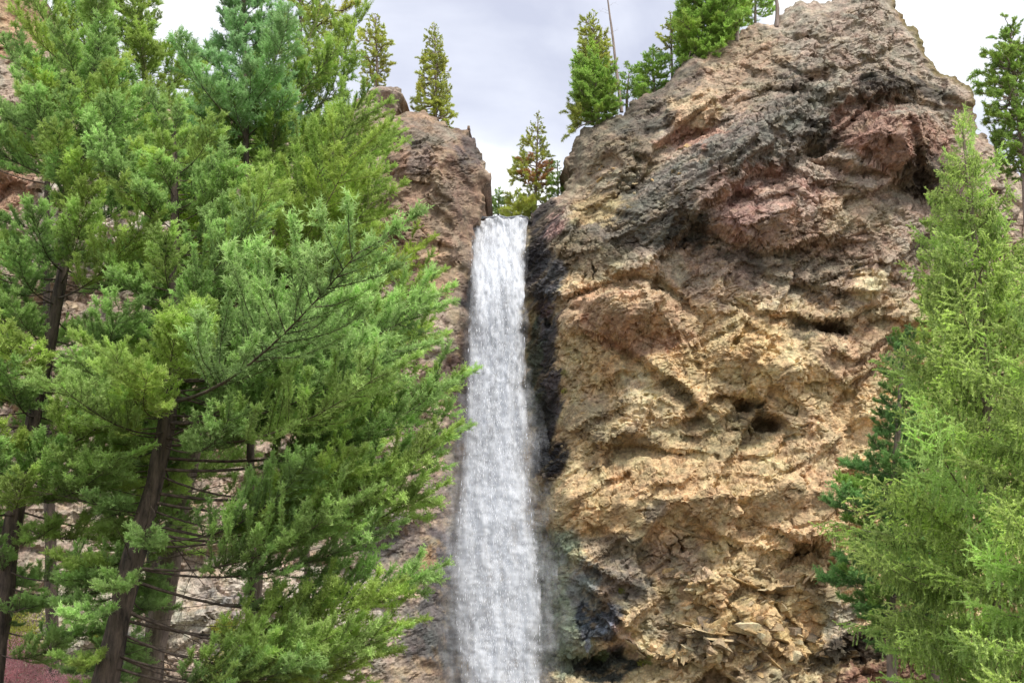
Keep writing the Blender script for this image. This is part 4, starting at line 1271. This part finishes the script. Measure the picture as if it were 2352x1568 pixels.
tree('fir_tree', 'bushy fir at the far left reaching toward the brown cliff corner', 'tree',
     [(110, 900), (105, 600), (110, 350), (130, 180), (150, 90)], 40, .2, .05,
     [(150, 60), (220, 150), (260, 300), (250, 450), (-100, 450), (-60, 300), (40, 200), (110, 90)], 90, 'fir', M_LEFT, M_BARK, 9, LG, elev=(-.1, .5))
# thin forked tree with bare twigs, lower left
rt, crn, at_ = tree('young_tree', 'thin forked tree with bare twigs low between fir boughs', 'tree',
     [(560, 1600), (585, 1500), (590, 1380), (600, 1230), (625, 1080), (640, 950)], 30, .15, .05,
     [(640, 900), (760, 1000), (760, 1150), (500, 1150), (520, 1000)], 30, 'fir', M_FIR, M_GBARK, 10, None, stubs=0)
bl = lib('bare', M_FIR, M_GBARK); rg_ = random.Random(3)
for k in range(34):
    u0, v0 = 585 + rg_.uniform(-6, 20), rg_.uniform(1200, 1560)
    place_branch(crn, bl, P(590, v0, 30), (rg_.choice((-1, -1, 1)) * rg_.uniform(.4, 1), rg_.uniform(-.6, .4), rg_.uniform(-.25, .45)), rg_.uniform(.9, 2.6), rg_, 'dead_branch')
cp = [P(u, v, 29.9) - rt.location for u, v in ((572, 1540), (590, 1510), (612, 1480), (645, 1460), (690, 1452), (730, 1470), (770, 1540))]
ac = MeshAcc(); ac.tube(cp, .1, .04, 8); add('side_limb', ac.mesh('side_limb', [M_GBARK]), crn)
cp = [P(u, v, 29.7) - rt.location for u, v in ((545, 1580), (548, 1540), (550, 1500))]
ac = MeshAcc(); ac.tube(cp, .07, .05, 8); add('broken_stub', ac.mesh('broken_stub', [M_BARK]), crn)

# ---- right side conifers
tree('spruce_tree', 'slender pale green spruce with a pointed leader before the right cliff edge', 'tree',
     [(2290, 1650), (2275, 1200), (2260, 800), (2240, 560), (2222, 400), (2210, 285)], 17.5, .16, .012,
     [(2210, 250), (2240, 320), (2285, 400), (2300, 470), (2352, 560), (2420, 700), (2500, 1000), (2560, 1700), (2040, 1700), (1990, 1480), (2050, 1300), (2010, 1200), (2080, 1050), (2070, 900),
      (2100, 760), (2120, 640), (2140, 520), (2165, 400), (2186, 320)], 230, 'spruce', M_SPR, M_GBARK, 20, None, elev=(-.12, .5), minlen=.12, whorl=10,
     extra=[(1300, 1955, 1290, -.6), (1350, 1965, 1310, -1), (1150, 1990, 1190, -.5), (1450, 2050, 1470, -.9), (1500, 2060, 1500, -.3), (1200, 2020, 1140, -1.0)])
tree('spruce_tree', 'fuller spruce at the right frame edge standing before the slender one', 'tree',
     [(2440, 1700), (2430, 1200), (2420, 700), (2415, 480)], 15.0, .15, .015,
     [(2412, 440), (2440, 560), (2560, 1000), (2640, 1700), (2160, 1700), (2180, 1500), (2200, 1300), (2230, 1100), (2260, 950), (2290, 780), (2330, 640), (2370, 540)], 130, 'spruce', M_SPR, M_GBARK, 21,
     None, elev=(-.12, .5), minlen=.15, whorl=8)
tree('fir_tree', 'darker fir standing just left of the slender right-hand spruce', 'tree',
     [(2050, 1600), (2045, 1400), (2050, 1150), (2065, 950), (2075, 800)], 22, .1, .03,
     [(2075, 735), (2110, 850), (2160, 1000), (2200, 1400), (2180, 1500), (1960, 1440), (1930, 1360), (1950, 1240), (1900, 1190), (1920, 1130), (1990, 1050), (2000, 960), (2030, 880), (2050, 780)], 130, 'fir',
     M_DFIR, M_GBARK, 22, None, elev=(-.1, .45))
tree('fir_tree', 'olive fir peeping out behind the left flank of the right spruce', 'tree',
     [(2150, 1300), (2150, 900), (2150, 600), (2148, 480)], 26, .12, .03,
     [(2148, 460), (2180, 560), (2220, 700), (2240, 900), (2080, 900), (2090, 760), (2105, 640), (2115, 540)], 80, 'fir', M_OLIVE, M_BARK, 23, None, elev=(-.1, .5))
tree('pine_tree', 'lacy pine on the far right skyline behind the cliff shoulder', 'tree',
     [(2360, 520), (2350, 350), (2330, 200), (2320, 80)], 58, .16, .05,
     [(2320, 70), (2370, 100), (2420, 250), (2430, 420), (2300, 400), (2250, 300), (2235, 220), (2250, 140), (2280, 90)], 150, 'pine', M_RGREEN, M_PBARK, 24, None, base_z=None)

# ---- trees on the skyline
RG = 'conifers along the cliff top'
tree('fir_tree', 'narrow conifer alone on top of the rock spire left of the fall', 'tree',
     [(1000, 292), (1002, 200), (998, 60)], 63.5, .09, .02,
     [(996, 55), (1020, 90), (1030, 140), (1035, 200), (1048, 290), (945, 262), (945, 220), (958, 150), (975, 100)], 100, 'pine', M_RIDGE, M_PBARK, 30, RG, base_z=None, elev=(-.1, .5), minlen=.3, fill=1.25)
tree('fir_tree', 'rounded olive conifer behind the left spire next to the fir grove', 'tree',
     [(865, 260), (866, 150), (862, 40)], 66, .1, .03,
     [(862, 30), (895, 70), (915, 130), (905, 200), (820, 210), (815, 110), (835, 50)], 80, 'pine', M_RIDGE, M_PBARK, 31, RG, base_z=None)
tree('fir_tree', 'open conifer in the notch with an orange dead clump', 'tree',
     [(1228, 500), (1232, 400), (1236, 268)], 67, .09, .02,
     [(1236, 262), (1265, 310), (1290, 370), (1280, 480), (1170, 480), (1150, 400), (1175, 340), (1210, 290)], 60, 'pine', M_RIDGE, M_PBARK, 32, RG, base_z=None, fill=.95,
     dry=(M_DRY, [(1228 + 12 * math.cos(k), 400 + 26 * math.sin(k * 1.7), .7, k * 1.1) for k in range(18)]))
tree('fir_tree', 'small green fir at the right of the notch below the cliff corner', 'tree',
     [(1282, 480), (1282, 430), (1280, 372)], 66, .06, .02, [(1280, 368), (1312, 430), (1315, 460), (1250, 460), (1258, 420)], 40, 'ridge', M_RGREEN, M_PBARK, 33, RG, base_z=None, minlen=.2)
tree('fir_tree', 'little dark fir right beside the lip of the waterfall', 'tree',
     [(1144, 505), (1145, 470), (1146, 435)], 68, .05, .02, [(1146, 430), (1172, 470), (1176, 498), (1112, 498), (1122, 465)], 40, 'ridge', M_RGREEN, M_BARK, 34, RG, base_z=None, minlen=.2)
tree('bush', 'low olive bush on the lip between the notch trees', 'bush',
     [(1190, 505), (1190, 488), (1191, 468)], 66, .04, .02, [(1190, 462), (1230, 470), (1235, 500), (1150, 500), (1160, 475)], 36, 'ridge', M_RIDGE, M_BARK, 35, None, base_z=None, minlen=.3)
tree('fir_tree', 'dense bright green fir perched on the cliff corner above the notch', 'tree',
     [(1374, 298), (1370, 220), (1366, 140)], 62.8, .12, .02,
     [(1366, 128), (1395, 160), (1418, 205), (1425, 262), (1380, 288), (1325, 272), (1308, 220), (1325, 160)], 110, 'ridge', M_RGREEN, M_PBARK, 36, RG, base_z=None, elev=(-.15, .5),
     extra=[(262, 1275, 240, 0, ('pine', M_RIDGE, M_PBARK)), (272, 1285, 262, -.2, ('pine', M_RIDGE, M_PBARK)), (278, 1290, 325, .1, ('pine', M_RIDGE, M_PBARK)), (250, 1290, 280, .2, ('pine', M_RIDGE, M_PBARK))])
tree('fir_tree', 'taller olive fir rising behind the bright green one on the corner', 'tree',
     [(1374, 290), (1368, 180), (1362, 45)], 65, .1, .02, [(1362, 34), (1400, 80), (1425, 150), (1430, 250), (1320, 250), (1300, 180), (1308, 90), (1335, 45)], 110, 'pine', M_RIDGE, M_PBARK, 37, RG, base_z=None)
for k, (pts, Y, poly, n, kd, mt, lb, nm) in enumerate([
    ([(1440, 265), (1440, 220), (1445, 165)], 63.5, [(1440, 140), (1475, 180), (1480, 240), (1420, 250), (1418, 190)], 34, 'ridge', M_RGREEN, 'short bushy fir just right of the bare snag', 'fir_tree'),
    ([(1505, 225), (1500, 170), (1500, 110)], 64, [(1500, 105), (1540, 150), (1545, 200), (1460, 225), (1455, 150)], 60, 'ridge', M_RGREEN, 'dull green fir midway along the rising cliff edge', 'fir_tree'),
    ([(1545, 200), (1542, 120), (1540, 30)], 65, [(1540, 20), (1570, 60), (1570, 150), (1505, 150), (1500, 60)], 36, 'pine', M_RIDGE, 'thin airy pine left of the leafy clump on the slope', 'pine_tree'),
    ([(1600, 185), (1612, 90), (1625, -30)], 63.5, [(1625, -60), (1700, 0), (1712, 90), (1660, 135), (1600, 185), (1550, 150), (1545, 30), (1580, -40)], 140, 'ridge', M_RGREEN, 'broad bright green fir on the slope below the pale trunks', 'fir_tree'),
    ([(1660, 130), (1665, 60), (1670, -60)], 65, [(1670, -80), (1720, -20), (1725, 60), (1640, 110), (1630, 0)], 60, 'ridge', M_RGREEN, 'green fir rising out of the frame beside the first pale trunk', 'fir_tree'),
    ([(1735, 80), (1735, 10), (1735, -80)], 66, [(1735, -100), (1790, -20), (1790, 40), (1700, 60), (1690, -20)], 50, 'ridge', M_RGREEN, 'green foliage tree between the two pale trunks up high', 'fir_tree'),
]):
    tree(nm, lb, 'tree', pts, Y, .08, .02, poly, n, kd, mt, M_PBARK, 60 + k, RG, base_z=None, minlen=.25)
for k, (pts, r, lb, ns) in enumerate([
    ([(1428, 258), (1418, 180), (1408, 90), (1392, -30)], .09, 'tall bare grey snag standing beside the corner fir', 12),
    ([(1694, 96), (1690, 30), (1686, -60)], .12, 'thick pale dead trunk at the top of the slope', 3),
    ([(1784, 62), (1786, 20), (1776, -60)], .11, 'leaning pale trunk next to the cliff summit', 2),
    ([(1546, 210), (1575, 150), (1590, 110)], .07, 'stump-like pale trunk leaning right under the bright fir', 3)]):
    tree('dead_tree', lb, 'dead tree', pts, 62.9, r, r * .35, [(1, -200), (3000, -200), (3000, 3000), (1, 3000)], 0, 'bare', M_RIDGE, M_PBARK, 80 + k, None, base_z=None, stubs=0)
    root = [o for o in COL.objects if o.get('label') == lb][0]
    cr_ = [c for c in root.children if c.name.startswith('crown')][0]; rg2 = random.Random(k)
    a0, a1 = P(*pts[0], 62.9), P(*pts[-1], 62.9)
    for q in range(ns):
        place_branch(cr_, lib('bare', M_RIDGE, M_PBARK), a0.lerp(a1, rg2.uniform(.25, .95)), (rg2.choice((-1, 1)), rg2.uniform(-.5, .5), rg2.uniform(.1, .8)), rg2.uniform(.25, .7), rg2, 'dead_branch')


# ------------------------------------------------------------------ small plants
def tuft(name, label, cat, p, r, mat, seed, cnt=500, nl=.07, nw=.02, squash=.7, group=None):
    rs = np.random.RandomState(seed); acc = MeshAcc()
    root = empty(name, p); tag(root, label, cat, group)
    st = MeshAcc()
    for k in range(9):
        d = unit(rs.normal(size=3) * np.array([1, 1, .3]) + np.array([0, -.3, .9])); st.tube([np.zeros(3), d * r * .5, d * r * .95], .012, .004, 3)
    add('stem', st.mesh('stem', [M_GBARK]), root)
    b = rs.normal(size=(cnt, 3)); b /= np.linalg.norm(b, axis=1)[:, None]; b *= (rs.rand(cnt) ** .4)[:, None] * r * (1 + .35 * np.sin(b[:, :1] * 5 + seed) * np.cos(b[:, 2:] * 6))
    b[:, 2] = b[:, 2] * squash + r * squash * .8
    d = b * .7 + rs.normal(size=(cnt, 3)) * r * .6; d /= np.linalg.norm(d, axis=1)[:, None]
    acc.needles(b, d, rs.rand(cnt), nl, nw, rs, mat=0)
    add('foliage', acc.mesh('foliage', [mat]), root)
    return root


for k, (u, v, r, lb) in enumerate([(1300, 862, .2, 'upper yellow-green plant clinging to dark rock right of the fall'), (1299, 904, .2, 'lower yellow-green plant clinging to dark rock right of the fall'),
                                   (1428, 1362, .17, 'yellow plant on the grey rock bulge low right of the fall'), (1475, 1530, .22, 'green moss tuft in the dark hollow at the bottom')]):
    tuft('cliff_plant', lb, 'plant', surf_r(u, v), r, M_SHRUB, 70 + k, 260)
for k, (u, v, Y, r, lb, mt, ct) in enumerate([
    (30, 1590, 33, .8, 'pinkish red twiggy bush in the bottom left corner', M_RED, 'bush'),
    (130, 1640, 34, .7, 'second red bush further right along the bottom edge', M_RED, 'bush'),
    (235, 1480, 50, .45, 'bright lime shrub between the two left trunks', M_SHRUB, 'shrub'),
    (345, 1270, 54, .8, 'lime green shrub high on the rock behind the trunks', M_SHRUB, 'shrub'),
    (515, 1460, 56, .5, 'small lime shrub right of the grey-brown trunk', M_SHRUB, 'shrub'),
    (30, 1490, 48, 1.0, 'yellow-green shrub behind the leftmost trunk', M_SHRUB, 'shrub'),
    (520, 1580, 52, .9, 'yellow shrub at the bottom beside the thin forked tree', M_SHRUB, 'shrub')]):
    tuft('bush' if ct == 'bush' else 'shrub', lb, ct, P(u, v, Y), r, mt, 90 + k, 3800, .08, .03, .8)

SC.render.film_transparent = False
print('tris', sum(len(m.loops) - 2 * len(m.polygons) for m in bpy.data.meshes), 'objects', len(COL.objects))
